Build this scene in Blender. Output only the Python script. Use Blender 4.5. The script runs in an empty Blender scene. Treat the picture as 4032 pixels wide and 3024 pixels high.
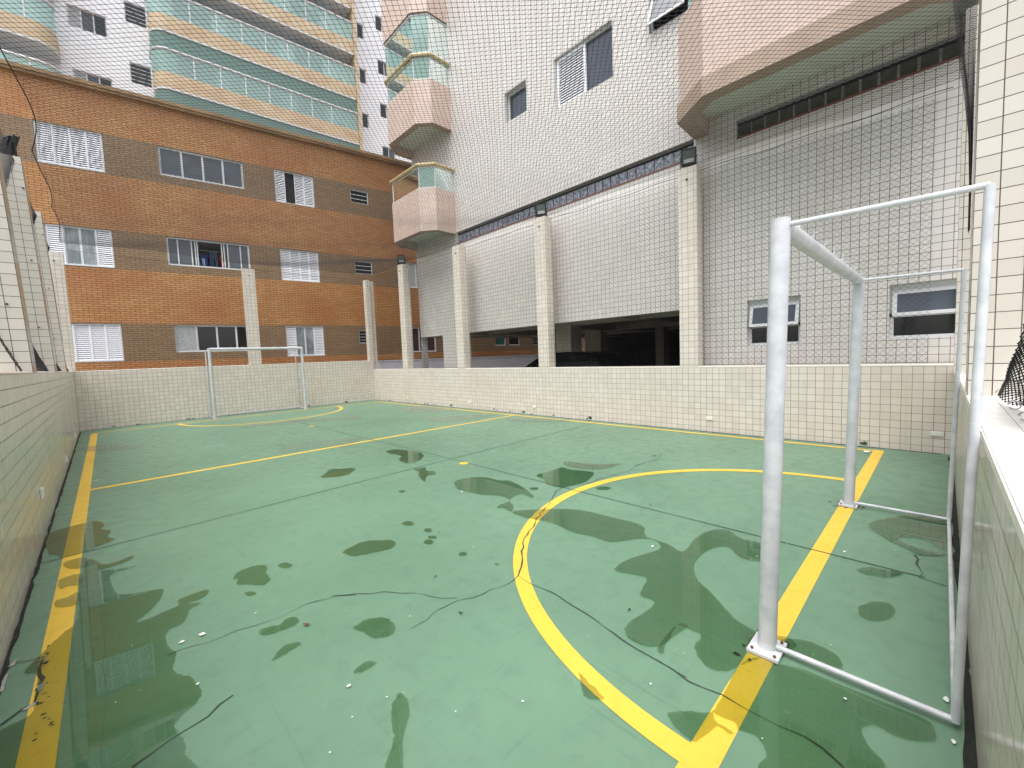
import bpy, math, random
import numpy as np
from mathutils import Vector
R = math.radians
random.seed(7)
rng = np.random.default_rng(5)
scene = bpy.context.scene
COL = scene.collection

# ------------------------------------------------------------------ camera model
CAM = Vector((0.635, 0.073, 1.55))
YAW, PIT, ROL, FPX = R(-44.051), R(-3.903), R(-2.19), 1643.0
fw = Vector((math.sin(-YAW) * math.cos(PIT), math.cos(YAW) * math.cos(PIT), math.sin(PIT)))
rt = Vector((math.cos(YAW), math.sin(YAW), 0))
up = rt.cross(fw)
r2 = math.cos(ROL) * rt + math.sin(ROL) * up
u2 = -math.sin(ROL) * rt + math.cos(ROL) * up
cd = bpy.data.cameras.new('camera'); cam = bpy.data.objects.new('camera', cd); COL.objects.link(cam)
from mathutils import Matrix
M = Matrix((r2, u2, -fw)).transposed().to_4x4(); M.translation = CAM
cam.matrix_world = M
cd.sensor_fit = 'HORIZONTAL'; cd.sensor_width = 36; cd.lens = FPX / 4032 * 36
cd.clip_start = 0.01; cd.clip_end = 500
scene.camera = cam

def floor_pt(px, py):
    """spot on the court floor read off the photograph (survey of the real floor)"""
    v = fw + r2 * ((px - 2016) / FPX) - u2 * ((py - 1512) / FPX)
    t = -CAM.z / v.z
    return (CAM.x + t * v.x, CAM.y + t * v.y)

# ------------------------------------------------------------------ materials
def new_mat(name):
    m = bpy.data.materials.new(name); m.use_nodes = True
    nt = m.node_tree; b = nt.nodes['Principled BSDF']
    return m, nt, b
def nd(nt, typ, **kw):
    n = nt.nodes.new(typ)
    for k, v in kw.items():
        if k.startswith('i_'):
            key = k[2:].replace('_', ' ')
            n.inputs[key].default_value = v
        else: setattr(n, k, v)
    return n
def rgb(c): return (c[0], c[1], c[2], 1)
def mixrgb(nt, fac, a, b, mode='MIX'):
    n = nt.nodes.new('ShaderNodeMix'); n.data_type = 'RGBA'; n.blend_type = mode
    for sock, val in ((n.inputs[0], fac), (n.inputs[6], a), (n.inputs[7], b)):
        if hasattr(val, 'is_output'): nt.links.new(val, sock)
        elif isinstance(val, (int, float)): sock.default_value = val
        else: sock.default_value = rgb(val)
    return n.outputs[2]
def ramp(nt, fac, a, b, ca=0.0, cb=1.0):
    n = nt.nodes.new('ShaderNodeMapRange'); n.inputs[1].default_value = a; n.inputs[2].default_value = b
    n.inputs[3].default_value = ca; n.inputs[4].default_value = cb
    nt.links.new(fac, n.inputs[0]); return n.outputs[0]
def noise(nt, vec, scale, detail=4, rough=.55, out=0):
    n = nt.nodes.new('ShaderNodeTexNoise'); n.inputs['Scale'].default_value = scale
    n.inputs['Detail'].default_value = detail; n.inputs['Roughness'].default_value = rough
    nt.links.new(vec, n.inputs['Vector']); return n.outputs[out]
def mapping(nt, vec, sc=(1, 1, 1), loc=(0, 0, 0), rot=(0, 0, 0)):
    n = nt.nodes.new('ShaderNodeMapping'); n.inputs['Scale'].default_value = sc
    n.inputs['Location'].default_value = loc; n.inputs['Rotation'].default_value = rot
    nt.links.new(vec, n.inputs['Vector']); return n.outputs[0]

def tile_mat(name, c1, c2, grout, pw=.11, ph=.11, mortar=.0026, offset=0.0, rough=.14, stain=(.50, .44, .34), stain_amt=.34, bump=.25, wave=.02, streak=True, rough_m=.7):
    m, nt, b = new_mat(name)
    uv = nd(nt, 'ShaderNodeUVMap').outputs[0]
    wp = nd(nt, 'ShaderNodeTexCoord').outputs['Object']
    br = nd(nt, 'ShaderNodeTexBrick', offset=offset, squash=1.0)
    br.inputs['Scale'].default_value = 1; br.inputs['Mortar Size'].default_value = mortar
    br.inputs['Mortar Smooth'].default_value = .15; br.inputs['Bias'].default_value = -.2
    br.inputs['Brick Width'].default_value = pw; br.inputs['Row Height'].default_value = ph
    br.inputs['Color1'].default_value = rgb(c1); br.inputs['Color2'].default_value = rgb(c2)
    g2 = tuple(x * 1.7 for x in grout)
    gn = noise(nt, wp, 1.3, 5, .6)
    gc = mixrgb(nt, ramp(nt, gn, .4, .65), grout, g2)
    nt.links.new(gc, br.inputs['Mortar'])
    nt.links.new(uv, br.inputs['Vector'])
    col = br.outputs['Color']
    n1 = noise(nt, wp, .9, 6, .6)
    col = mixrgb(nt, ramp(nt, n1, .45, .75, 0, stain_amt), col, stain)
    if streak:
        st = noise(nt, mapping(nt, uv, (9, .35, 1)), 1.0, 5, .6)
        col = mixrgb(nt, ramp(nt, st, .56, .8, 0, stain_amt * .9), col, (stain[0] * .7, stain[1] * .68, stain[2] * .62))
    nt.links.new(col, b.inputs['Base Color'])
    rr = nd(nt, 'ShaderNodeMapRange'); rr.inputs[3].default_value = rough; rr.inputs[4].default_value = rough_m
    nt.links.new(br.outputs['Fac'], rr.inputs[0])
    add = nd(nt, 'ShaderNodeMath', operation='ADD'); nt.links.new(rr.outputs[0], add.inputs[0])
    nt.links.new(ramp(nt, n1, .3, .8, 0, .12), add.inputs[1])
    nt.links.new(add.outputs[0], b.inputs['Roughness'])
    bp = nd(nt, 'ShaderNodeBump', invert=True); bp.inputs['Strength'].default_value = bump; bp.inputs['Distance'].default_value = .003
    nt.links.new(br.outputs['Fac'], bp.inputs['Height'])
    bp2 = nd(nt, 'ShaderNodeBump'); bp2.inputs['Strength'].default_value = 1; bp2.inputs['Distance'].default_value = wave
    nt.links.new(noise(nt, wp, 5, 2, .4), bp2.inputs['Height']); nt.links.new(bp2.outputs[0], bp.inputs['Normal'])
    nt.links.new(bp.outputs[0], b.inputs['Normal'])
    return m

def plain(name, c, rough=.5, var=.15, scale=6, metallic=0.0, spec=.5, bump=0.0, bscale=40, c2=None):
    m, nt, b = new_mat(name)
    tc = nd(nt, 'ShaderNodeTexCoord').outputs['Object']
    n = noise(nt, tc, scale, 5, .6)
    d = c2 if c2 else tuple(x * (1 - var) for x in c)
    nt.links.new(mixrgb(nt, ramp(nt, n, .35, .7), c, d), b.inputs['Base Color'])
    nt.links.new(ramp(nt, n, .3, .7, rough * .85, min(1, rough * 1.15)), b.inputs['Roughness'])
    b.inputs['Metallic'].default_value = metallic; b.inputs['Specular IOR Level'].default_value = spec
    if bump:
        bp = nd(nt, 'ShaderNodeBump'); bp.inputs['Strength'].default_value = bump; bp.inputs['Distance'].default_value = .004
        nt.links.new(noise(nt, tc, bscale, 3), bp.inputs['Height']); nt.links.new(bp.outputs[0], b.inputs['Normal'])
    return m

CREAM = (.68, .615, .54); CREAM2 = (.755, .695, .62); GROUT = (.105, .07, .055)
mt = {}
mt['tile'] = tile_mat('cream_wall_tile', CREAM, CREAM2, GROUT, mortar=.0028, rough=.13, wave=.0007)
mt['tile_beige'] = tile_mat('cream_tile_wide_joint', (.55, .515, .45), (.60, .565, .50), (.07, .045, .04), mortar=.0032, rough=.16, wave=.0007)  # darker beige tile with wider joints
mt['facade'] = tile_mat('facade_tile', (.645, .615, .585), (.705, .675, .64), (.085, .052, .045), mortar=.0038, rough=.2, wave=.0004, stain_amt=.2)
mt['pink_shaded'] = plain('shaded_pink_underside', (.42, .31, .235), .6, .15, 3)  # balcony pink browned for undersides: their shade is put into the colour
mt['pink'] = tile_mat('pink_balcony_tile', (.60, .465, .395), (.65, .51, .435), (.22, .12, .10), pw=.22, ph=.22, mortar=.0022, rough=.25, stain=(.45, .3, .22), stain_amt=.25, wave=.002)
mt['white_tower'] = tile_mat('white_tower_tile', (.84, .84, .87), (.87, .87, .89), (.58, .56, .60), pw=.2, ph=.1, mortar=.003, rough=.35, stain=(.6, .6, .62), stain_amt=.2)
mt['stone'] = tile_mat('tan_stone_band', (.55, .43, .275), (.61, .50, .345), (.35, .25, .15), pw=.55, ph=.3, mortar=.002, offset=.5, rough=.45, stain=(.42, .25, .14), stain_amt=.6, streak=False, wave=.003)
mt['garage_tile'] = tile_mat('garage_pillar_tile', (.62, .58, .48), (.68, .64, .53), (.12, .09, .07), mortar=.0024, rough=.25)

def brick_mat():
    m, nt, b = new_mat('banded_facing_brick')
    uv = nd(nt, 'ShaderNodeUVMap').outputs[0]
    wp = nd(nt, 'ShaderNodeTexCoord').outputs['Object']
    br = nd(nt, 'ShaderNodeTexBrick', offset=.5, squash=1.0)
    for k, v in (('Scale', 1), ('Mortar Size', .0072), ('Mortar Smooth', .2), ('Bias', 0), ('Brick Width', .245), ('Row Height', .072)):
        br.inputs[k].default_value = v
    nt.links.new(uv, br.inputs['Vector'])
    sep = nd(nt, 'ShaderNodeSeparateXYZ'); nt.links.new(uv, sep.inputs[0])
    # brown bands run between window sill and window head of every storey, orange bands between them
    mo = nd(nt, 'ShaderNodeMath', operation='WRAP'); mo.inputs[1].default_value = 2.98; mo.inputs[2].default_value = 0
    sb = nd(nt, 'ShaderNodeMath', operation='SUBTRACT'); sb.inputs[1].default_value = 1.83
    nt.links.new(sep.outputs[1], sb.inputs[0]); nt.links.new(sb.outputs[0], mo.inputs[0])
    band = nd(nt, 'ShaderNodeMath', operation='LESS_THAN'); band.inputs[1].default_value = 1.245
    nt.links.new(mo.outputs[0], band.inputs[0])
    br.inputs['Color1'].default_value = (0, 0, 0, 1); br.inputs['Color2'].default_value = (1, 1, 1, 1); br.inputs['Mortar'].default_value = (.5, .5, .5, 1)
    rb = nd(nt, 'ShaderNodeSeparateColor'); nt.links.new(br.outputs['Color'], rb.inputs[0])
    blot = noise(nt, wp, .55, 4, .55)
    o = mixrgb(nt, rb.outputs[0], (.42, .20, .066), (.51, .262, .104))
    o = mixrgb(nt, ramp(nt, blot, .42, .68, 0, .8), o, (.385, .15, .052))
    w = mixrgb(nt, rb.outputs[0], (.23, .152, .083), (.275, .185, .106))
    w = mixrgb(nt, ramp(nt, blot, .45, .7, 0, .4), w, (.18, .115, .058))
    c = mixrgb(nt, band.outputs[0], o, w)
    c = mixrgb(nt, br.outputs['Fac'], c, (.075, .040, .022))
    drt = noise(nt, mapping(nt, uv, (3, .3, 1)), 1.0, 5, .6)
    c = mixrgb(nt, ramp(nt, drt, .55, .8, 0, .35), c, (.16, .09, .045))
    nt.links.new(c, b.inputs['Base Color']); b.inputs['Roughness'].default_value = .5; b.inputs['Specular IOR Level'].default_value = .35
    bp = nd(nt, 'ShaderNodeBump', invert=True); bp.inputs['Strength'].default_value = .5; bp.inputs['Distance'].default_value = .006
    nt.links.new(br.outputs['Fac'], bp.inputs['Height']); nt.links.new(bp.outputs[0], b.inputs['Normal'])
    return m
mt['brick'] = brick_mat()

def floor_mat(name, c1, c2, scuff=(.065, .14, .09), rough=.42, sand=False):
    m, nt, b = new_mat(name)
    tc = nd(nt, 'ShaderNodeTexCoord').outputs['Object']
    n1 = noise(nt, tc, .55, 6, .6); n2 = noise(nt, tc, 7, 6, .65); n3 = noise(nt, tc, 60, 3, .6)
    c = mixrgb(nt, ramp(nt, n1, .35, .68), c1, c2)
    c = mixrgb(nt, ramp(nt, n2, .5, .78, 0, .35), c, scuff)
    c = mixrgb(nt, ramp(nt, n3, .6, .8, 0, .18), c, tuple(x * .55 for x in c1))
    # rubber scuffs: stretched noise in two directions
    for rot, sc in ((.6, (2.2, 30, 1)), (-1.1, (26, 1.6, 1))):
        s = noise(nt, mapping(nt, tc, sc, rot=(0, 0, rot)), 1.0, 3, .5)
        c = mixrgb(nt, ramp(nt, s, .62, .76, 0, .35), c, scuff)
    # tiny pale specks where the paint chipped
    vo = nd(nt, 'ShaderNodeTexVoronoi'); vo.inputs['Scale'].default_value = 5.5; nt.links.new(tc, vo.inputs['Vector'])
    sel = noise(nt, tc, 2.1, 2)
    lt = nd(nt, 'ShaderNodeMath', operation='LESS_THAN'); lt.inputs[1].default_value = .035; nt.links.new(vo.outputs['Distance'], lt.inputs[0])
    mu = nd(nt, 'ShaderNodeMath', operation='MULTIPLY'); nt.links.new(lt.outputs[0], mu.inputs[0]); nt.links.new(ramp(nt, sel, .5, .62), mu.inputs[1])
    c = mixrgb(nt, mu.outputs[0], c, (.5, .55, .48))
    nt.links.new(c, b.inputs['Base Color'])
    nt.links.new(ramp(nt, n2, .3, .75, rough * .8, rough * 1.25), b.inputs['Roughness'])
    b.inputs['Specular IOR Level'].default_value = .55
    bp = nd(nt, 'ShaderNodeBump'); bp.inputs['Strength'].default_value = .25; bp.inputs['Distance'].default_value = .002
    nt.links.new(noise(nt, tc, 180, 3), bp.inputs['Height']); nt.links.new(bp.outputs[0], b.inputs['Normal'])
    return m
mt['green'] = floor_mat('green_court_paint', (.112, .213, .138), (.143, .262, .174))
mt['yellow'] = floor_mat('yellow_line_paint', (.70, .455, .045), (.76, .51, .065), scuff=(.52, .31, .02), rough=.5)
mt['crack'] = plain('dark_crack', (.045, .065, .052), .8, .4, 30)
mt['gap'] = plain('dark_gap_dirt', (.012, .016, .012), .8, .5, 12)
mt['chip'] = plain('bare_cement', (.42, .41, .37), .8, .4, 25)
mt['smear'] = plain('green_paint_smear', (.03, .11, .06), .5, .5, 30)
mt['concrete'] = plain('grey_concrete', (.30, .29, .27), .8, .3, 2)
mt['white_paint'] = plain('white_goal_paint', (.62, .64, .66), .34, .18, 9, bump=.5, bscale=28, c2=(.46, .48, .51))
def chipped(m):
    nt = m.node_tree; b = nt.nodes['Principled BSDF']; src = b.inputs['Base Color'].links[0].from_socket
    tc = nd(nt, 'ShaderNodeTexCoord').outputs['Object']
    n = noise(nt, tc, 34, 4, .7); n2 = noise(nt, mapping(nt, tc, (7, 7, 1.2)), 1, 4)
    c = mixrgb(nt, ramp(nt, n2, .5, .72, 0, .5), src, (.40, .42, .44))
    c = mixrgb(nt, ramp(nt, n, .70, .74), c, (.17, .12, .09))
    nt.links.new(c, b.inputs['Base Color'])
chipped(mt['white_paint'])
mt['rust'] = plain('rust', (.16, .06, .025), .85, .5, 40)
mt['white_alu'] = plain('white_aluminium', (.66, .67, .68), .35, .1, 5)
mt['slat'] = plain('white_shutter_slat', (.80, .81, .85), .4, .06, 8)
mt['sillw'] = plain('white_trim', (.80, .79, .75), .4, .1, 4)
mt['cream_cap'] = plain('cream_wall_cap', (.70, .66, .585), .3, .1, 3)
mt['ledge'] = tile_mat('white_ledge_tile', (.82, .80, .75), (.85, .83, .78), (.25, .22, .2), pw=.22, ph=.11, mortar=.0015, rough=.3, stain_amt=.1)
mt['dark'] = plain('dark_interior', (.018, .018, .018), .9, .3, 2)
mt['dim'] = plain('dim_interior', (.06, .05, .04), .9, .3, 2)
mt['glass_dark'] = plain('dark_window_glass', (.012, .016, .016), .06, .3, 3, spec=.6)
mt['strip_glass'] = plain('olive_glass_pane', (.075, .08, .055), .12, .5, 8)
mt['glass_grey'] = plain('grey_window_glass', (.085, .098, .115), .12, .25, 2, spec=.5)
mt['glass_blue'] = plain('blue_grey_window_glass', (.05, .062, .082), .10, .2, 2, spec=.6)
mt['curtain'] = plain('pale_curtain', (.42, .44, .45), .9, .3, 14)
mt['maroon'] = plain('maroon_curtain', (.06, .025, .03), .9, .5, 8)
mt['teal'] = plain('teal_curtain', (.02, .16, .12), .9, .3, 8)
mt['net'] = plain('black_net_cord', (.014, .013, .02), .7, .2, 5)
mt['black'] = plain('black_metal', (.012, .012, .013), .35, .3, 10)
mt['steel'] = plain('steel_hook', (.5, .5, .48), .3, .3, 20, metallic=1)
mt['lamp_glass'] = plain('lamp_glass', (.14, .17, .14), .08, .3, 12, spec=.8)
mt['cover'] = plain('ivory_plastic', (.80, .80, .74), .3, .05, 9)
mt['coping'] = plain('tan_roof_coping', (.33, .20, .09), .6, .4, 2)
mt['plaster'] = plain('white_plaster', (.66, .66, .72), .8, .12, 2)
mt['soffit'] = plain('pale_green_soffit', (.70, .73, .66), .7, .15, 3)
mt['soffit_grey'] = plain('grey_soffit', (.66, .68, .68), .7, .12, 2)
mt['yrail'] = plain('yellow_handrail', (.56, .44, .23), .35, .15, 8)
mt['redsill'] = plain('red_brown_sill', (.22, .075, .045), .6, .3, 9)
mt['beige'] = plain('beige_beam', (.55, .51, .43), .7, .2, 2)
mt['car'] = plain('black_car_paint', (.008, .009, .011), .12, .2, 3, spec=.7)
mt['car_glass'] = plain('car_glass', (.012, .02, .018), .04, .2, 3, spec=.7)
mt['rubber'] = plain('tyre_rubber', (.02, .02, .02), .8, .2, 10)
mt['denim'] = plain('blue_denim', (.06, .09, .17), .9, .4, 12)
mt['bluecloth'] = plain('blue_cloth', (.02, .06, .28), .8, .3, 10)
mt['redcloth'] = plain('red_cloth', (.40, .04, .03), .8, .3, 10)
mt['whitecloth'] = plain('white_cloth', (.6, .62, .66), .9, .3, 10)
mt['leafb'] = plain('brown_leaf', (.16, .07, .035), .7, .4, 50)
mt['flake'] = plain('white_flake', (.78, .80, .78), .6, .1, 50)

def glassy(name, tint, refl=.35, rough=.03, mixt=.75):
    """tinted sheet glass: partly see-through, partly mirror"""
    m, nt, b = new_mat(name)
    out = nt.nodes['Material Output']
    tr = nd(nt, 'ShaderNodeBsdfTransparent'); tr.inputs[0].default_value = rgb(tint)
    gl = nd(nt, 'ShaderNodeBsdfGlossy'); gl.inputs[0].default_value = (.85, .95, .92, 1); gl.inputs['Roughness'].default_value = rough
    df = nd(nt, 'ShaderNodeBsdfDiffuse'); df.inputs[0].default_value = rgb(tuple(x * .75 for x in tint))
    m1 = nd(nt, 'ShaderNodeMixShader'); m1.inputs[0].default_value = 1 - mixt
    nt.links.new(tr.outputs[0], m1.inputs[1]); nt.links.new(df.outputs[0], m1.inputs[2])
    fr = nd(nt, 'ShaderNodeFresnel'); fr.inputs[0].default_value = 1.5
    ma = nd(nt, 'ShaderNodeMath', operation='MULTIPLY'); ma.inputs[1].default_value = refl / .35; ma.use_clamp = True
    nt.links.new(fr.outputs[0], ma.inputs[0])
    m2 = nd(nt, 'ShaderNodeMixShader'); nt.links.new(ma.outputs[0], m2.inputs[0])
    nt.links.new(m1.outputs[0], m2.inputs[1]); nt.links.new(gl.outputs[0], m2.inputs[2])
    nt.links.new(m2.outputs[0], out.inputs[0]); return m
mt['gglass'] = glassy('green_balcony_glass', (.55, .83, .75), .3, .04, .62)
mt['gglass'] = glassy('green_balcony_glass', (.66, .92, .85), .35, .04, .5)
mt['gglass_up'] = glassy('green_glazing', (.60, .87, .79), .25, .04, .7)
mt['gglass2'] = glassy('clear_green_glass', (.70, .87, .81), .35, .03, .85)

def water_mat():
    m, nt, b = new_mat('thin_rain_water')
    out = nt.nodes['Material Output']
    tc = nd(nt, 'ShaderNodeTexCoord').outputs['Object']
    n = noise(nt, tc, 2.2, 5, .6)
    tint = mixrgb(nt, ramp(nt, n, .4, .7), (.745, .825, .72), (.72, .785, .64))
    n2 = noise(nt, tc, 26, 5, .7)
    n3 = noise(nt, tc, 1.1, 3, .6)
    mu = nd(nt, 'ShaderNodeMath', operation='MULTIPLY')
    nt.links.new(ramp(nt, n2, .58, .72), mu.inputs[0]); nt.links.new(ramp(nt, n3, .57, .72, 0, .4), mu.inputs[1])
    tint = mixrgb(nt, mu.outputs[0], tint, (.22, .17, .09))
    tr = nd(nt, 'ShaderNodeBsdfTransparent'); nt.links.new(tint, tr.inputs[0])
    gl = nd(nt, 'ShaderNodeBsdfGlossy'); gl.inputs['Roughness'].default_value = .008
    fr = nd(nt, 'ShaderNodeFresnel'); fr.inputs[0].default_value = 1.52
    bp = nd(nt, 'ShaderNodeBump'); bp.inputs['Strength'].default_value = .05; bp.inputs['Distance'].default_value = .001
    nt.links.new(noise(nt, tc, 6, 2), bp.inputs['Height']); nt.links.new(bp.outputs[0], gl.inputs['Normal'])
    mx = nd(nt, 'ShaderNodeMixShader'); nt.links.new(fr.outputs[0], mx.inputs[0])
    nt.links.new(tr.outputs[0], mx.inputs[1]); nt.links.new(gl.outputs[0], mx.inputs[2])
    nt.links.new(mx.outputs[0], out.inputs[0]); return m
mt['water'] = water_mat()

def film_mat():
    m, nt, b = new_mat('damp_film')
    out = nt.nodes['Material Output']
    tr = nd(nt, 'ShaderNodeBsdfTransparent'); tr.inputs[0].default_value = (1, 1, 1, 1)
    gl = nd(nt, 'ShaderNodeBsdfGlossy'); gl.inputs['Roughness'].default_value = .03
    fr = nd(nt, 'ShaderNodeFresnel'); fr.inputs[0].default_value = 1.33
    mx = nd(nt, 'ShaderNodeMixShader'); nt.links.new(fr.outputs[0], mx.inputs[0])
    nt.links.new(tr.outputs[0], mx.inputs[1]); nt.links.new(gl.outputs[0], mx.inputs[2])
    nt.links.new(mx.outputs[0], out.inputs[0]); return m
mt['film'] = film_mat()
def block_mat():
    m, nt, b = new_mat('wavy_glass_block')
    tc = nd(nt, 'ShaderNodeTexCoord').outputs['Object']
    n = noise(nt, tc, 14, 5, .7)
    nt.links.new(mixrgb(nt, ramp(nt, n, .38, .62), (.05, .06, .085), (.34, .37, .42)), b.inputs['Base Color'])
    b.inputs['Roughness'].default_value = .12
    bp = nd(nt, 'ShaderNodeBump'); bp.inputs['Strength'].default_value = .8; bp.inputs['Distance'].default_value = .02
    nt.links.new(noise(nt, tc, 22, 3), bp.inputs['Height']); nt.links.new(bp.outputs[0], b.inputs['Normal'])
    return m
mt['block'] = block_mat()
def lace_mat():
    m, nt, b = new_mat('lace_curtain_behind_glass')
    uv = nd(nt, 'ShaderNodeUVMap').outputs[0]
    n = noise(nt, mapping(nt, uv, (26, 1.2, 1)), 1, 3)
    n2 = noise(nt, mapping(nt, uv, (1, 1, 1)), 1.6, 3)
    c = mixrgb(nt, ramp(nt, n, .35, .65), (.34, .38, .40), (.22, .25, .27))
    nt.links.new(mixrgb(nt, ramp(nt, n2, .45, .6, 0, .6), c, (.10, .12, .13)), b.inputs['Base Color'])
    b.inputs['Roughness'].default_value = .08; return m
mt['lace'] = lace_mat()

# ------------------------------------------------------------------ mesh builder
class Frame:
    """local axes: s along the face, d out of the face, z up"""
    def __init__(self, o=(0, 0, 0), ang=0.0, flip=1):
        self.o = Vector(o); a = R(ang)
        self.u = Vector((math.cos(a), math.sin(a), 0)); self.out = Vector((math.sin(a), -math.cos(a), 0)) * flip
    def __call__(self, p): return self.o + self.u * p[0] + self.out * p[1] + Vector((0, 0, p[2]))
class MB:
    def __init__(self, frame=None, vo=0.0, uo=0.0):
        self.v = []; self.f = []; self.uv = []; self.mi = []; self.fr = frame or Frame(ang=0, flip=-1); self.vo = vo; self.uo = uo
    def face(self, pts, m=0, uvs=None):
        i = len(self.v); P = [Vector(p) for p in pts]
        self.v += P; self.f.append(tuple(range(i, i + len(P)))); self.mi.append(m)
        if uvs is None:
            n = (P[1] - P[0]).cross(P[2] - P[0])
            if abs(n.z) >= max(abs(n.x), abs(n.y)) * .999: uvs = [(p.x - self.uo, p.y) for p in P]
            else:
                t = Vector((-n.y, n.x, 0)); 
                if t.length < 1e-9: t = Vector((1, 0, 0))
                t.normalize()
                if t.x < -1e-6 or (abs(t.x) < 1e-6 and t.y < 0): t = -t
                uvs = [(p.dot(t) - self.uo, p.z - self.vo) for p in P]
        self.uv += uvs
    def box(self, a, b, m=0, skip=''):
        x0, y0, z0 = a; x1, y1, z1 = b
        if 'b' not in skip: self.face([(x0, y0, z0), (x0, y1, z0), (x1, y1, z0), (x1, y0, z0)], m)
        if 't' not in skip: self.face([(x0, y0, z1), (x1, y0, z1), (x1, y1, z1), (x0, y1, z1)], m)
        self.face([(x0, y0, z0), (x1, y0, z0), (x1, y0, z1), (x0, y0, z1)], m)
        self.face([(x1, y1, z0), (x0, y1, z0), (x0, y1, z1), (x1, y1, z1)], m)
        self.face([(x0, y1, z0), (x0, y0, z0), (x0, y0, z1), (x0, y1, z1)], m)
        self.face([(x1, y0, z0), (x1, y1, z0), (x1, y1, z1), (x1, y0, z1)], m)
    def prism(self, plan, z0, z1, m=0, caps=True, mcap=None):
        n = len(plan)
        for i in range(n):
            a, b = plan[i], plan[(i + 1) % n]
            self.face([(a[0], a[1], z0), (b[0], b[1], z0), (b[0], b[1], z1), (a[0], a[1], z1)], m)
        if caps:
            mc = m if mcap is None else mcap
            self.face([(p[0], p[1], z0) for p in reversed(plan)], mc); self.face([(p[0], p[1], z1) for p in plan], mc)
    def tube(self, path, r, n=12, m=0, caps=True):
        P = [Vector(p) for p in path]; rings = []
        for i, p in enumerate(P):
            d = (P[min(i + 1, len(P) - 1)] - P[max(i - 1, 0)]).normalized()
            a = Vector((0, 0, 1)) if abs(d.z) < .9 else Vector((1, 0, 0))
            x = d.cross(a).normalized(); y = d.cross(x)
            rr = r[i] if isinstance(r, (list, tuple)) else r
            rings.append([p + (x * math.cos(2 * math.pi * k / n) + y * math.sin(2 * math.pi * k / n)) * rr for k in range(n)])
        for i in range(len(P) - 1):
            for k in range(n):
                self.face([rings[i][k], rings[i][(k + 1) % n], rings[i + 1][(k + 1) % n], rings[i + 1][k]], m)
        if caps: self.face(list(reversed(rings[0])), m); self.face(rings[-1], m)
    def strip(self, pts, w, z, m=0):
        """flat painted line along a floor path"""
        P = [Vector((p[0], p[1], 0)) for p in pts]; L = []; Rr = []
        for i, p in enumerate(P):
            d = (P[min(i + 1, len(P) - 1)] - P[max(i - 1, 0)]).normalized(); nn = Vector((-d.y, d.x, 0))
            ww = w[i] if isinstance(w, (list, tuple)) else w
            L.append(p + nn * ww / 2); Rr.append(p - nn * ww / 2)
        for i in range(len(P) - 1):
            self.face([(Rr[i].x, Rr[i].y, z), (Rr[i + 1].x, Rr[i + 1].y, z), (L[i + 1].x, L[i + 1].y, z), (L[i].x, L[i].y, z)], m)
    def build(self, name, mats, parent=None, smooth=False, weld=False):
        off = WLOC.get(parent.name, Vector((0, 0, 0))) if parent else Vector((0, 0, 0))
        me = bpy.data.meshes.new(name)
        me.from_pydata([tuple(self.fr(p) - off) for p in self.v], [], self.f)
        me.polygons.foreach_set('material_index', self.mi)
        uvl = me.uv_layers.new(name='UVMap'); uvl.data.foreach_set('uv', [c for t in self.uv for c in t])
        for m in (mats if isinstance(mats, (list, tuple)) else [mats]): me.materials.append(mt[m])
        if smooth or weld:
            import bmesh
            bm = bmesh.new(); bm.from_mesh(me); bmesh.ops.remove_doubles(bm, verts=bm.verts, dist=1e-5)
            bmesh.ops.recalc_face_normals(bm, faces=bm.faces); bm.to_mesh(me); bm.free()
        if smooth:
            me.polygons.foreach_set('use_smooth', [True] * len(me.polygons))
            me.set_sharp_from_angle(angle=R(40))
        me.update()
        o = bpy.data.objects.new(name, me); COL.objects.link(o)
        if parent: o.parent = parent
        WLOC[o.name] = off.copy()
        return o
WLOC = {}
def tag(o, label=None, cat=None, group=None, kind=None):
    if label: o['label'] = label
    if cat: o['category'] = cat
    if group: o['group'] = group
    if kind: o['kind'] = kind
    return o
def thing(name, loc, label, cat, group=None):
    o = bpy.data.objects.new(name, None); COL.objects.link(o); o.location = loc; o.empty_display_size = .1
    WLOC[o.name] = Vector(loc); return tag(o, label, cat, group)
def copy_tree(o, parent=None):
    c = o.copy(); COL.objects.link(c)
    if parent: c.parent = parent
    WLOC[c.name] = Vector(o.location)
    for ch in [k for k in COL.objects if k.parent == o]: copy_tree(ch, c)
    return c

def wall_holes(mb, s0, s1, z0, z1, holes, depth, m=0, mrev=None):
    """wall face with real openings and their reveals"""
    mrev = m if mrev is None else mrev
    ss = sorted({s0, s1} | {h[0] for h in holes} | {h[1] for h in holes}); zs = sorted({z0, z1} | {h[2] for h in holes} | {h[3] for h in holes})
    ss = [s for s in ss if s0 <= s <= s1]; zs = [z for z in zs if z0 <= z <= z1]
    for i in range(len(ss) - 1):
        for j in range(len(zs) - 1):
            cx, cz = (ss[i] + ss[i + 1]) / 2, (zs[j] + zs[j + 1]) / 2
            if any(h[0] < cx < h[1] and h[2] < cz < h[3] for h in holes): continue
            mb.face([(ss[i], 0, zs[j]), (ss[i + 1], 0, zs[j]), (ss[i + 1], 0, zs[j + 1]), (ss[i], 0, zs[j + 1])], m)
    for h in holes:
        a, b, c, e = h[:4]; D = -(h[4] if len(h) > 4 else depth)
        if D == 0: continue
        mb.face([(a, 0, c), (a, D, c), (a, D, e), (a, 0, e)], mrev); mb.face([(b, 0, c), (b, 0, e), (b, D, e), (b, D, c)], mrev)
        mb.face([(a, 0, e), (a, D, e), (b, D, e), (b, 0, e)], mrev)
        if c > z0 + 1e-6: mb.face([(a, 0, c), (b, 0, c), (b, D, c), (a, D, c)], mrev)

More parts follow.
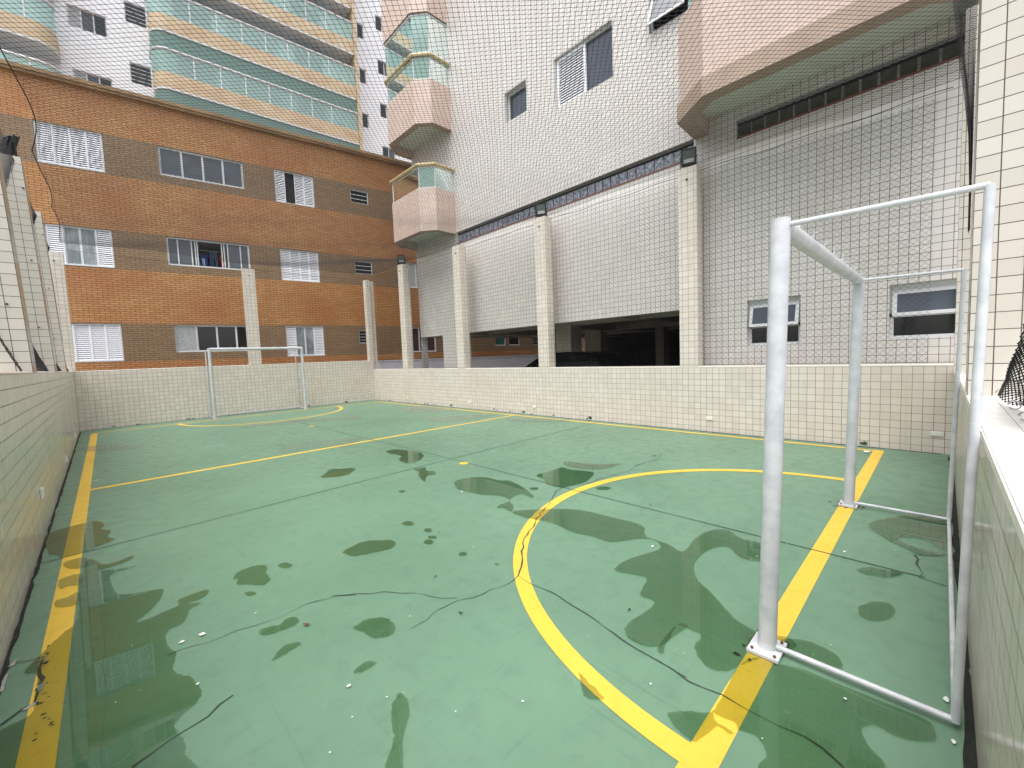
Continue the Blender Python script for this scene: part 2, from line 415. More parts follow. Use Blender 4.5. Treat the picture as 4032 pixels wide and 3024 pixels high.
# ------------------------------------------------------------------ windows
def frame_bars(mb, s0, s1, z0, z1, w, d0, d1, mull=()):
    mb.box((s0, d0, z0), (s1, d1, z0 + w)); mb.box((s0, d0, z1 - w), (s1, d1, z1))
    mb.box((s0, d0, z0 + w), (s0 + w, d1, z1 - w)); mb.box((s1 - w, d0, z0 + w), (s1, d1, z1 - w))
    for q in mull: mb.box((q - w / 2, d0, z0 + w), (q + w / 2, d1, z1 - w))
def slats(mb, s0, s1, z0, z1, d, pitch=.064):
    n = max(3, int(round((z1 - z0) / pitch))); h = (z1 - z0) / n
    for k in range(n):
        a = z0 + k * h
        mb.face([(s0, d + .016, a), (s1, d + .016, a), (s1, d - .012, a + h * .74), (s0, d - .012, a + h * .74)])
        mb.face([(s0, d + .016, a), (s1, d + .016, a), (s1, d + .004, a - .004), (s0, d + .004, a - .004)])
def window(bld, fr, s0, s1, z0, z1, leaves, d=-.07, kind='shutter', fm='white_alu', back='dark', label=None, fwid=.035):
    f = MB(fr); n = len(leaves); w = (s1 - s0 - .06) / n
    frame_bars(f, s0, s1, z0, z1, fwid, d - .05, d + .02)
    f.box((s0 - .0, d + .02, z0), (s1, d + .045, z0 + .03))
    win = f.build('window', fm, bld)
    if label: win['label'] = label
    b = MB(fr); b.face([(s0, d - .09, z0), (s1, d - .09, z0), (s1, d - .09, z1), (s0, d - .09, z1)])
    b.build('backing', back, win)
    for i, c in enumerate(leaves):
        a, e = s0 + .03 + i * w, s0 + .03 + (i + 1) * w
        dd = d + (.008 if i in (0, n - 1) else -.012)
        zz0, zz1 = z0 + .03, z1 - .03
        if c == 's':
            q = MB(fr); frame_bars(q, a, e, zz0, zz1, .026, dd - .018, dd + .018); slats(q, a + .026, e - .026, zz0 + .03, zz1 - .028, dd)
            q.build('shutter', 'slat', win)
        elif c in 'gbklmtc':
            gm = {'g': 'glass_grey', 'b': 'glass_dark', 'k': 'glass_grey', 'l': 'lace', 'm': 'maroon', 't': 'teal', 'c': 'curtain'}[c]
            q = MB(fr); frame_bars(q, a, e, zz0, zz1, .028, dd - .018, dd + .012)
            q.build('sash', fm, win)
            g = MB(fr); g.box((a + .028, dd - .012, zz0 + .028), (e - .028, dd - .004, zz1 - .028)); g.build('pane', gm, win)
    return win
def louver(bld, fr, s0, s1, z0, z1, n, d=-.06, horiz=True, fm='white_alu', pane='glass_dark'):
    f = MB(fr); frame_bars(f, s0, s1, z0, z1, .03, d - .04, d + .02)
    win = f.build('window', fm, bld)
    g = MB(fr); g.face([(s0, d - .06, z0), (s1, d - .06, z0), (s1, d - .06, z1), (s0, d - .06, z1)]); g.build('backing', 'dark', win)
    l = MB(fr); h = (z1 - z0 - .06) / n
    for k in range(n):
        a = z0 + .03 + k * h
        l.box((s0 + .03, d - .02, a + h * .06), (s1 - .03, d - .012, a + h * .8), 0)
        l.box((s0 + .03, d - .02, a + h * .80), (s1 - .03, d + .012, a + h * .94), 1)
    l.build('louvre', [pane, fm], win); return win

# ------------------------------------------------------------------ setting
def structure(o): return tag(o, kind='structure')
g = MB(); g.face([(-120, -120, -.03), (160, -120, -.03), (160, 160, -.03), (-120, 160, -.03)])
structure(g.build('ground', 'concrete'))
WL = 15.75
def W2x(y): return 8.66 - .028 * y
def W0x(y): return .15 - .0083 * y
W3y = -.05
fl = MB()
fl.face([(W0x(W3y) - .3, W3y - .25, 0), (8.95, W3y - .25, 0), (W2x(WL) + .3, WL + .25, 0), (W0x(WL) - .3, WL + .25, 0)], 0)
# saw-cut joints and cracks
def crop(ox, oy, k): return lambda pts: [floor_pt(ox + x * k, oy + y * k) for x, y in pts]
c13 = crop(1300, 1800, .6329); c3 = crop(2632, 2024, .6329); c0 = crop(0, 2024, .6329); c4 = crop(0, 900, .6329); c5 = crop(1300, 900, .6329)
cf = crop(0, 0, 4032 / 2212)
def rough_line(pts, step=.07, amp=.012):
    out = []
    for a, b in zip(pts[:-1], pts[1:]):
        n = max(1, int(math.dist(a, b) / step))
        for k in range(n):
            t = k / n; j = amp if k or out else 0
            out.append((a[0] + (b[0] - a[0]) * t + random.uniform(-j, j), a[1] + (b[1] - a[1]) * t + random.uniform(-j, j)))
    return out + [pts[-1]]
def crack(pts, w, amp=.012, m=1, z=.0040):
    L = rough_line(pts, .06, amp); fl.strip(L, [w * .75 * random.uniform(.25, 1.4) for _ in L], z, m)
def joint(pts, w=.011): 
    L = rough_line(pts, .3, .001); fl.strip(L, [w * random.uniform(.7, 1.2) for _ in L], .0037, 1)
joint([(.13, 5.17), (2.5, 5.25), (5.3, 5.32), (8.48, 5.35)]); joint([(4.08, 15.6), (4.33, 5.38), (4.33, 2.9), (4.36, .12)]); joint([(.08, 10.45), (3.6, 10.1), (8.3, 9.9)], .008)
crack(c13([(1445, 190), (1400, 215), (1370, 290), (1310, 350), (1260, 440), (1215, 510), (1195, 590), (1190, 680), (1170, 740)]), .016)
crack(c13([(1170, 740), (1100, 790), (1000, 830), (900, 870), (790, 890), (690, 940), (600, 1010), (500, 1070)]), .009)
crack(c13([(1170, 740), (1250, 790), (1380, 845), (1520, 930), (1640, 1010), (1760, 1100), (1890, 1190), (2050, 1280), (2212, 1375)]) , .011, .006)
crack(c3([(0, 950), (130, 1045), (330, 1130), (480, 1215), (680, 1320), (850, 1390), (950, 1450), (1090, 1580)]), .010, .004)
crack(c0([(2212, 505), (2100, 510), (1960, 545), (1830, 600), (1740, 650), (1600, 690), (1480, 730), (1300, 800), (1200, 820), (1100, 855), (1040, 885)]), .007)
crack(c13([(0, 865), (150, 858), (380, 840), (560, 850), (690, 878), (790, 878)]), .006)
crack(c0([(1450, 1130), (1370, 1190), (1300, 1260), (1150, 1350), (1060, 1410), (950, 1490), (820, 1580)]), .013, .004)
crack(c0([(275, 890), (200, 920), (60, 940)]), .016, .012); crack(c0([(272, 900), (255, 1000), (240, 1080), (222, 1170), (150, 1220), (0, 1320)]), .022, .012)
crack(c3([(1530, 255), (1560, 340), (1570, 400), (1730, 450)]), .012); crack(c3([(1530, 258), (1730, 265)]), .008)
crack(c13([(1445, 192), (1600, 165), (1720, 125), (1880, 80), (1920, 45), (2040, 10)]), .008, .02)
crack(c5([(1905, 1480), (1960, 1455), (2040, 1440), (2070, 1395), (2100, 1380)]), .006, .02)
for pts, w in ((c0([(290, 885), (270, 900), (215, 915)]), .03), (c0([(255, 1060), (250, 1110)]), .03), (c0([(225, 1180), (190, 1200), (150, 1225)]), .04), (c0([(110, 905), (80, 930), (70, 950)]), .03), (c0([(45, 1000), (10, 1110)]), .03)):
    crack(pts, w, .012, 3, .0044)
# dark gap where floor meets walls
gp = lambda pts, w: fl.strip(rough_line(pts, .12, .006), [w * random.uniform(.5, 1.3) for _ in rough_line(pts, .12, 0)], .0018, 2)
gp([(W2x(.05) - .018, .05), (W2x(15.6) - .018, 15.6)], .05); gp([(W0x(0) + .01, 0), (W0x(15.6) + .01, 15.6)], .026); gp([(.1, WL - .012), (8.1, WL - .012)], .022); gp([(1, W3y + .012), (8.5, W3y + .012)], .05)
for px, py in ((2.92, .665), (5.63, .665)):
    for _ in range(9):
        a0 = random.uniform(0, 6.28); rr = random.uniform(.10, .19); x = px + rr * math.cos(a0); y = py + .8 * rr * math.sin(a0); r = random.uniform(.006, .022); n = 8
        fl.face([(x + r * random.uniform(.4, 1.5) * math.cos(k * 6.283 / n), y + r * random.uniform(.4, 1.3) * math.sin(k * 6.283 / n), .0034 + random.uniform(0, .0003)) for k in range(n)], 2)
for _ in range(34):   # dirt worn into the near end of the left line and its broken edge
    t = random.random(); (x, y), = c0([(330 - 90 * t + random.gauss(0, 38), 820 + 640 * t)])
    r = random.uniform(.002, .008); n = 7
    fl.face([(x + r * random.uniform(.3, 1.6) * math.cos(k * 6.283 / n), y + r * random.uniform(.3, 1.2) * math.sin(k * 6.283 / n), .0034 + random.uniform(0, .0005)) for k in range(n)], random.choice((1, 2)))
for _ in range(11):
    t = random.random(); (x, y), = c0([(285 - 70 * t + random.gauss(0, 9), 880 + 330 * t)])
    r = random.uniform(.006, .014); n = 8
    fl.face([(x + r * random.uniform(.3, 1.3) * math.cos(k * 6.283 / n), y + 1.8 * r * random.uniform(.3, 1.3) * math.sin(k * 6.283 / n), .0041 + random.uniform(0, .0004)) for k in range(n)], random.choice((1, 2, 3)))
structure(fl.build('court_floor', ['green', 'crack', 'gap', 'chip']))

def line_obj(fn):
    b = MB(); fn(b); return structure(b.build('court_line', 'yellow'))
def poly(b, pts, z=.002): b.face([(x, y, z) for x, y in pts])
line_obj(lambda b: poly(b, [(.262, .615), (.376, .615), (.356, 14.85), (.238, 14.85)]))
line_obj(lambda b: poly(b, [(.376, .615), (8.46, .615), (8.456, .73), (.376, .73)]))
line_obj(lambda b: poly(b, [(8.43, .73), (8.34, .73), (7.87, 14.85), (7.97, 14.85)]))
line_obj(lambda b: poly(b, [(.356, 14.85), (7.97, 14.85), (7.97, 14.94), (.238, 14.94)]))
line_obj(lambda b: poly(b, [(.366, 7.78), (8.10, 7.745), (8.097, 7.835), (.366, 7.88)]))
arc = lambda cx, cy, r, a0, a1, n=72: [(cx + r * math.cos(R(a0 + (a1 - a0) * k / n)), cy + r * math.sin(R(a0 + (a1 - a0) * k / n))) for k in range(n + 1)]
line_obj(lambda b: b.strip(arc(4.33, .70, 2.21, -1.2, 181.2), .105, .0030))
line_obj(lambda b: b.strip(arc(4.16, 14.9, 2.19, 181, 359), .10, .0030))
for x, y in ((4.29, 4.93), (4.15, 10.86)):
    b = MB(); b.face([(x + .072 * math.cos(2 * math.pi * k / 24), y + .072 * math.sin(2 * math.pi * k / 24), .002) for k in range(24)])
    structure(b.build('penalty_mark', 'yellow'))

# rain water standing on the floor
def smooth_poly(pts, sub=6):
    n = len(pts); out = []
    for i in range(n):
        p0, p1, p2, p3 = (Vector(pts[(i + k - 1) % n]) for k in range(4))
        for k in range(sub):
            t = k / sub
            q = .5 * ((2 * p1) + (-p0 + p2) * t + (2 * p0 - 5 * p1 + 4 * p2 - p3) * t * t + (-p0 + 3 * p1 - 3 * p2 + p3) * t ** 3)
            out.append((q.x, q.y))
    return out
PUD = [0]
def puddle(pts, jit=.0055, mat='water'):
    import mathutils
    P = smooth_poly(pts); P = [(x + random.uniform(-jit, jit), y + random.uniform(-jit, jit)) for x, y in P]
    z = .0050 + .00003 * PUD[0]; PUD[0] += 1
    tri = mathutils.geometry.tessellate_polygon([[Vector((x, y, 0)) for x, y in P]])
    me = bpy.data.meshes.new('puddle'); me.from_pydata([(x, y, z) for x, y in P], [], [tuple(t) for t in tri]); me.materials.append(mt[mat])
    import bmesh
    bm = bmesh.new(); bm.from_mesh(me); bmesh.ops.recalc_face_normals(bm, faces=bm.faces)
    for f in bm.faces:
        if f.normal.z < 0: f.normal_flip()
    bm.to_mesh(me); bm.free()
    o = bpy.data.objects.new('puddle', me); COL.objects.link(o); structure(o)
def ell(cx, cy, rx, ry, n=14, wob=.14):
    return [(cx + rx * math.cos(2 * math.pi * k / n) * random.uniform(1 - wob, 1 + wob), cy + ry * math.sin(2 * math.pi * k / n) * random.uniform(1 - wob, 1 + wob)) for k in range(n)]
puddle(c0([(300, 130), (440, 80), (600, 45), (650, 70), (630, 95), (690, 105), (665, 145), (715, 160), (600, 205), (500, 245), (400, 270), (340, 255), (300, 240)]))
puddle(c0([(300, 830), (400, 740), (470, 680), (490, 560), (500, 430), (535, 300), (590, 285), (640, 315), (720, 300), (825, 262), (815, 285), (740, 315), (660, 345), (760, 340), (855, 322), (780, 347), (690, 380), (690, 420), (720, 490), (780, 500), (950, 475), (1010, 470), (1010, 510), (960, 580), (850, 678), (1000, 620), (1110, 570), (1120, 530), (1290, 472), (1270, 520), (1170, 560), (1250, 555), (1180, 600), (1160, 650), (1130, 690), (1060, 720), (1030, 780), (1060, 840), (1100, 870), (1075, 960), (1110, 1000), (1190, 1020), (1250, 1100), (1230, 1170), (1090, 1310), (1140, 1400), (1155, 1500), (1140, 1640), (-60, 1640), (-60, 1400), (190, 1250), (215, 1170), (235, 1000), (158, 985)]), .004)
puddle(c5([(350, 1385), (420, 1375), (560, 1395), (580, 1420), (540, 1450), (480, 1462), (430, 1440), (440, 1415), (370, 1400)]), .01)
puddle(c13([(0, 75), (60, 75), (135, 68), (155, 78), (110, 110), (30, 125), (-60, 128), (-25, 100)]))
puddle(c13([(515, 75), (590, 68), (600, 85), (650, 90), (650, 110), (600, 120), (590, 155), (545, 115), (550, 95)]))
puddle(c13([(780, 150), (880, 127), (970, 128), (1050, 145), (1120, 150), (1200, 190), (1262, 240), (1250, 255), (1200, 232), (1150, 243), (1110, 275), (1140, 300), (1130, 340), (1080, 320), (1040, 320), (1050, 300), (1120, 272), (1060, 245), (950, 235), (870, 222), (790, 195)]))
puddle(c13([(1285, 120), (1300, 105), (1350, 95), (1440, 65), (1480, 75), (1560, 85), (1640, 95), (1600, 150), (1520, 175), (1440, 190), (1350, 170), (1330, 140)]))
puddle(c13([(1450, 42), (1480, 28), (1650, 45), (1810, 42), (1740, 65), (1660, 78), (1560, 72), (1490, 60)]))
for cx, cy, rx, ry in ((1270, 197, 30, 8), (1700, 195, 46, 12), (485, 415, 40, 15), (610, 457, 25, 13), (636, 500, 28, 11), (612, 530, 30, 16), (825, 605, 28, 13), (447, 214, 20, 8), (1038, 668, 16, 9)):
    puddle(c13(ell(cx, cy, rx, ry)), .003)
puddle(c13([(82, 590), (200, 530), (300, 520), (380, 520), (406, 540), (380, 570), (260, 600), (140, 620), (95, 605)]))
puddle(c13([(150, 1065), (220, 1015), (330, 1000), (395, 1040), (400, 1090), (350, 1125), (260, 1130), (215, 1100)]))
puddle(c13([(150, 1345), (180, 1300), (240, 1272), (285, 1280), (260, 1310), (200, 1340)]))
puddle(c0([(1450, 410), (1480, 365), (1580, 325), (1655, 325), (1660, 370), (1680, 410), (1640, 445), (1550, 440), (1470, 440), (1480, 405)]))
puddle(c0(ell(1775, 322, 45, 17)), .003); puddle(c0(ell(1558, 498, 36, 13)), .003)
puddle(c0([(1615, 745), (1640, 715), (1740, 690), (1790, 650), (1850, 645), (1855, 680), (1800, 710), (1700, 750), (1640, 760)]))
puddle(c0([(1695, 905), (1760, 830), (1850, 800), (1872, 815), (1800, 860), (1710, 912)]))
puddle(cf([(830, 1665), (850, 1600), (845, 1540), (860, 1502), (880, 1510), (885, 1545), (870, 1600), (868, 1668)]))
puddle(c13([(1550, 1345), (1600, 1400), (1700, 1500), (1640, 1512), (1580, 1490), (1558, 1420)]))
puddle(cf([(1110, 1105), (1190, 1100), (1250, 1102), (1310, 1115), (1385, 1135), (1395, 1158), (1440, 1175), (1475, 1192), (1500, 1165), (1530, 1148), (1570, 1145), (1600, 1163), (1650, 1178), (1648, 1212), (1600, 1205), (1570, 1182), (1530, 1190), (1502, 1215), (1505, 1250), (1530, 1275), (1580, 1330), (1610, 1352), (1650, 1372), (1700, 1378), (1720, 1400), (1660, 1420), (1625, 1430), (1590, 1445), (1560, 1452), (1525, 1440), (1500, 1400), (1515, 1375), (1490, 1362), (1462, 1352), (1440, 1390), (1400, 1398), (1360, 1382), (1352, 1352), (1400, 1318), (1412, 1300), (1382, 1285), (1395, 1250), (1340, 1238), (1328, 1228), (1360, 1208), (1422, 1188), (1418, 1170), (1380, 1165), (1320, 1172), (1280, 1160), (1235, 1150), (1190, 1130), (1130, 1118)]), .004)
puddle(c3([(1250, 60), (1340, 30), (1500, 10), (1725, 20), (1728, 190), (1690, 215), (1600, 165), (1450, 150), (1440, 170), (1560, 215), (1725, 250), (1600, 262), (1480, 222), (1280, 112)]))
puddle(c3([(1175, 345), (1250, 330), (1330, 345), (1450, 360), (1430, 390), (1330, 397), (1220, 375)])); puddle(c3(ell(1295, 608, 118, 62, 18, .05)), .004)
puddle(c3([(0, 1245), (120, 1230), (260, 1238), (330, 1150), (430, 960), (540, 900), (640, 930), (800, 960), (1000, 1040), (1300, 1160), (1500, 1240), (1610, 1290), (1665, 1365), (1640, 1420), (1500, 1412), (1400, 1380), (1290, 1325), (1200, 1342), (1240, 1450), (1320, 1600), (600, 1620), (610, 1500), (560, 1400), (470, 1360), (430, 1345), (420, 1310), (330, 1270), (280, 1245), (300, 1300), (400, 1360), (380, 1375), (300, 1330), (180, 1420), (120, 1400), (40, 1330)]), .003)
puddle(c3([(690, 790), (840, 790), (1020, 860), (1085, 955), (1000, 950), (760, 880)]))
puddle(c3([(-70, 850), (-20, 770), (60, 690), (120, 705), (-10, 800), (-30, 870)]), .002)
for P in ([(400, 305), (460, 285), (525, 272), (600, 300), (560, 325), (470, 345), (405, 335)], [(365, 420), (430, 390), (505, 378), (502, 440), (420, 455), (375, 470)], [(345, 545), (420, 520), (490, 490), (486, 560), (400, 585), (350, 580)]):
    puddle(c0(P), .004)
# thin films near the far side that only mirror the tiled wall
for pts in (c4([(490, 1370), (700, 1335), (760, 1345), (900, 1355), (700, 1385), (520, 1385)]), c4([(1500, 1240), (1620, 1215), (1900, 1190), (2212, 1170), (2212, 1190), (1800, 1215), (1540, 1245)]), c4([(1720, 1390), (1780, 1350), (1880, 1335), (2212, 1300), (2212, 1335), (1900, 1375), (1780, 1395)]), c5([(440, 1130), (560, 1105), (700, 1115), (780, 1130), (600, 1145), (480, 1145)]), c5([(600, 1180), (800, 1165), (1060, 1150), (900, 1180), (700, 1205)]), c5([(1100, 1190), (1300, 1180), (1500, 1195), (1300, 1205)])):
    puddle(pts, .02, 'film')

# loose bits on the floor
deb = MB()
for _ in range(70):
    x, y = random.uniform(.3, 8.2), random.uniform(.2, 1) * random.uniform(.5, 9)
    r = random.uniform(.0018, .0042) * random.choice((1, 1, 1.6)); a0 = random.uniform(0, 6)
    n = 6; deb.face([(x + r * random.uniform(.6, 1.4) * math.cos(a0 + k * 2 * math.pi / n), y + r * random.uniform(.6, 1.4) * math.sin(a0 + k * 2 * math.pi / n), .0085 + random.uniform(0, .002)) for k in range(n)])
for (x, y), r in zip(c0([(1258, 757), (1130, 805), (1230, 1068), (2170, 1080)]) + c13([(2005, 560), (115, 1433), (820, 220)]) + c3([(1093, 240), (1730, 1168), (1775, 1430), (1098, 1160)]) + c4([(600, 1570), (1235, 1200)]) + [floor_pt(3415, 1780)], (.024, .016, .009, .012, .018, .013, .02, .015, .018, .013, .01, .04, .022, .08)):
    a0 = random.uniform(0, 6); n = 8
    deb.face([(x + r * random.uniform(.5, 1.2) * math.cos(a0 + k * 2 * math.pi / n), y + .6 * r * random.uniform(.5, 1.2) * math.sin(a0 + k * 2 * math.pi / n), .009 + random.uniform(0, .003)) for k in range(n)])
tag(deb.build('debris', 'flake'), kind='stuff')
for (x, y), r, m in zip(c0([(1905, 695)]) + c13([(655, 748), (812, 977), (1860, 958), (680, 475), (1995, 300)]) + c5([(2015, 1418)]), (.022, .012, .014, .012, .012, .016, .03), ('leafb', 'black', 'gap', 'gap', 'leafb', 'leafb', 'gap')):
    b = MB(); a = random.uniform(0, 3); pts = []
    for k in range(10):
        t = 2 * math.pi * k / 10; px, py = r * math.cos(t), r * .5 * math.sin(t) * (1 - .3 * math.cos(t))
        pts.append((x + px * math.cos(a) - py * math.sin(a), y + px * math.sin(a) + py * math.cos(a), .013 + .004 * math.cos(2 * t)))
    c = (x, y, .012)
    for k in range(10): b.face([pts[k], pts[(k + 1) % 10], c])
    tag(b.build('fallen_leaf', m), 'small dark dry leaf scrap lying on the green court floor', 'leaf', 'dark scraps on the court floor')

# ------------------------------------------------------------------ court walls (tiled)
def court_wall(name, o, ang, s0, s1, top, thick, label, face='tile', capm='cream_cap', cap=.03, smears=0, ledge=False):
    fr = Frame(o, ang); t = thing(name, fr((s0 + (s1 - s0) / 2, -thick / 2, 0)), label, 'wall')
    b = MB(fr, vo=top - cap); b.box((s0, -thick, -.02), (s1, 0, top - cap), 0, skip='b'); b.build('tiled_face', face, t)
    c = MB(fr); h = top
    if ledge: c.box((s0, -thick - .02, top - cap), (s1, .006, top))
    else:
        prof = [(-thick, top - cap), (-thick, top), (-.02, top), (-.006, top - .004), (.003, top - .014), (.003, top - cap)]
        for i in range(len(prof)):
            a, e = prof[i], prof[(i + 1) % len(prof)]
            c.face([(s0, a[0], a[1]), (s1, a[0], a[1]), (s1, e[0], e[1]), (s0, e[0], e[1])])
        for s in (s0, s1): c.face([(s, p[0], p[1]) for p in prof])
    c.build('coping', capm, t)
    if smears:
        q = MB(fr)
        for _ in range(smears):
            s = random.uniform(s0 + .2, s1 - .2); w = random.uniform(.03, .16); hh = random.uniform(.008, .035); z = random.choice((0, 0, .0)) + random.uniform(.0, .03)
            n = 9; q.face([(s + w * .5 * math.cos(2 * math.pi * k / n) * random.uniform(.5, 1.2), .003, z + hh * (1 + math.sin(2 * math.pi * k / n) * random.uniform(.4, 1.2))) for k in range(n)])
        q.build('paint_smear', 'smear', t)
    return fr, t
# right long wall: face points to -x
aR = math.degrees(math.atan2(-(WL + .05), W2x(W3y) - W2x(WL))) 
Lr = math.dist((W2x(WL), WL), (W2x(W3y), W3y))
frR, wR = court_wall('court_wall', (W2x(WL), WL, 0), aR, 0, Lr, 1.22, .26, 'long low cream tiled court wall under the square pillars, garage behind it', smears=20)
frB, wB = court_wall('court_wall', (0.02, WL, 0), 0, -.3, 8.2, 1.575, .24, 'cream tiled end wall behind the far goal, below the orange brick building', capm='tile', cap=.02, smears=12)
aL = math.degrees(math.atan2(WL + .6, W0x(WL) - W0x(-.6)))
frL, wL = court_wall('court_wall', (W0x(-.6), -.6, 0), aL, 0, WL + .6, 1.575, .3, 'tall cream tiled side wall at the left edge, mirroring the green floor', face='tile', capm='tile', cap=.02)
frN, wN = court_wall('court_wall', (8.66, W3y, 0), 180, 0, 8.9, 1.17, .52, 'cream tiled end wall with wide white tiled ledge behind the near goal', face='tile', capm='ledge', cap=.03, ledge=True)

# ------------------------------------------------------------------ square tiled pillars
def pillar_mesh(w, dpt, z0, z1):
    b = MB(vo=z1); e = .012
    plan = [(0, 0), (w, 0), (w, dpt), (0, dpt)]
    b.prism(plan, z0, z1, 0); return b
def pillar(o, ang, w, dpt, z0, z1, label, group='square tiled pillars round the court', hook=True):
    """w along the wall, dpt behind the wall face"""
    fr = Frame(o, ang); t = thing('tiled_pillar', fr((0, 0, z0)), label, 'pillar', group)
    b = MB(fr, vo=z1); b.box((-w / 2, -dpt, z0), (w / 2, 0.0025, z1)); b.build('shaft', 'tile', t)
    if hook:
        h = MB(fr); h.tube([(0, .0, z1 - .22), (0, .03, z1 - .22), (0, .045, z1 - .235)], .014, 8); h.build('hook', 'black', t)
    return fr
def on_right(y): return (W2x(y), y, 0)
for y, lab in ((13.40, 'pillar with a floodlight, nearest to the far corner of the garage side wall'), (10.26, 'pillar without floodlight in front of the garage, second from the far corner'), (6.99, 'pillar with a floodlight left of the parked car'), (3.42, 'tall pillar with a floodlight right of the dark garage opening')):
    pillar(on_right(y), aR, .34, .25, 1.2, 4.88, 'square cream tiled ' + lab)
pillar((4.165, WL, 0), 0, .33, .22, 1.56, 4.67, 'square cream tiled pillar rising behind the far goal crossbar')
pillar((8.17, WL, 0), 0, .16, .22, 1.56, 4.70, 'slim cream tiled pillar at the far right corner of the court')
q = MB(Frame((8.255, WL + .10, 0), 0), vo=4.68); q.box((0, -.25, 1.2), (.2, 0, 4.68)); 
tag(q.build('tiled_pillar', 'tile'), 'shaded cream tiled pillar set back in the far right corner', 'pillar', 'square tiled pillars round the court')
pillar((-.11, WL - .003, 0), 0, .34, .3, 1.56, 4.6, 'cream tiled corner pillar where left wall meets the end wall')
for y, lab in ((12.6, 'third pillar along the left wall, narrowest in view'), (9.63, 'middle pillar on the left wall carrying a dark floodlight'), (6.56, 'pillar on the left wall cut by the left picture edge')):
    fr = Frame((W0x(y), y, 0), aL); t = thing('tiled_pillar', (W0x(y) - .15, y, 1.56), 'square cream tiled ' + lab, 'pillar', 'square tiled pillars round the court')
    b = MB(fr, vo=4.75); b.box((0, -.36, 1.56), (.34, .0025, 4.75)); b.v = [Vector((p.x, p.y - .11 * (p.z - 1.56) / 3.19, p.z)) for p in b.v]; b.build('shaft', 'tile_beige', t)
    for dz in (.45, 1.5, 2.5):
        h = MB(fr); h.tube([(-.02, -.12, 4.75 - dz), (0, -.12, 4.75 - dz)], .010, 6); h.build('hook', 'black', t)
for x, dp, lab in ((4.75, .5, 'broad near pillar standing on the white ledge at the right edge'), (7.2, .4, 'bright pillar behind the hanging net at the right edge')):
    t = thing('tiled_pillar', (x + .17, W3y - .2, 1.16), 'square cream tiled ' + lab, 'pillar', 'square tiled pillars round the court')
    b = MB(vo=4.9, uo=-.0475); b.box((x, W3y - dp, 1.16), (x + .34, W3y + .0025 + (.03 if x > 6 else 0), 4.9)); b.build('shaft', 'tile_beige', t)
    for dz in (.34, .78, 1.2, 1.75, 2.3, 2.85):
        h = MB(); h.tube([(x + .005, W3y - .22, 4.9 - dz), (x - .012, W3y - .22, 4.9 - dz), (x - .016, W3y - .235, 4.9 - dz - .008)], .005, 6); h.build('hook', 'steel', t)

# ------------------------------------------------------------------ floodlights
def floodlight(label):
    t = thing('floodlight', (0, 0, 0), label, 'floodlight', 'black floodlights on the pillar tops')
    b = MB(); a = R(-16)
    def tilt(p): return (p[0], p[1] * math.cos(a) + (p[2] - .2) * math.sin(a), .2 + (p[2] - .2) * math.cos(a) - p[1] * math.sin(a))
    def tb(mb, lo, hi, m=0):
        k = len(mb.v); mb.box(lo, hi, m)
        for i in range(k, len(mb.v)): mb.v[i] = Vector(tilt(mb.v[i]))
    h = MB(); tb(h, (-.12, -.02, .05), (.12, .035, .33))
    for k in range(7): tb(h, (-.10, .035, .08 + k * .035), (.10, .06, .09 + k * .035))
    h.build('housing', 'black', t)
    f = MB(); 
    for lo, hi in (((-.13, -.035, .32), (.13, -.018, .345)), ((-.13, -.035, .04), (.13, -.018, .10)), ((-.13, -.035, .10), (-.105, -.018, .32)), ((.105, -.035, .10), (.13, -.018, .32))): tb(f, lo, hi)
    f.build('bezel', 'black', t)
    l = MB(); tb(l, (-.105, -.028, .10), (.105, -.021, .32)); l.build('lens', 'lamp_glass', t)
    l = MB(); tb(l, (-.085, -.031, .105), (.085, -.0285, .17)); l.build('lens_glint', 'whitecloth', t)  # added white plate imitating a bright reflection on the lens
    y = MB(); 
    y.box((-.145, -.012, 0), (-.135, .012, .22)); y.box((.135, -.012, 0), (.145, .012, .22)); y.box((-.145, -.012, 0), (.145, .012, .008)); y.tube([(-.15, 0, .2), (.15, 0, .2)], .010, 8)
    y.tube([(0, .03, .06), (.03, .06, .0), (.02, .02, -.03)], .005, 6)
    y.build('bracket', 'black', t); return t
f0 = floodlight('black floodlight on top of the tall pillar right of the dark garage opening')
lamps = [((W2x(3.42) + .07, 3.42, 4.88), R(-68), None), ((W2x(6.99) + .08, 6.99, 4.88), R(-62), 'black floodlight on the pillar left of the parked car'), ((W2x(13.40) + .08, 13.42, 4.88), R(-40), 'black floodlight on the pillar beside the brick building corner'), ((W0x(9.8) - .22, 9.8, 4.75), R(118), 'dark floodlight on the middle left wall pillar, seen from the side')]
for loc, rz, lab in lamps:
    o = f0 if lab is None else copy_tree(f0)
    o.location = loc; o.rotation_euler = (0, 0, rz)
    if lab: o['label'] = lab

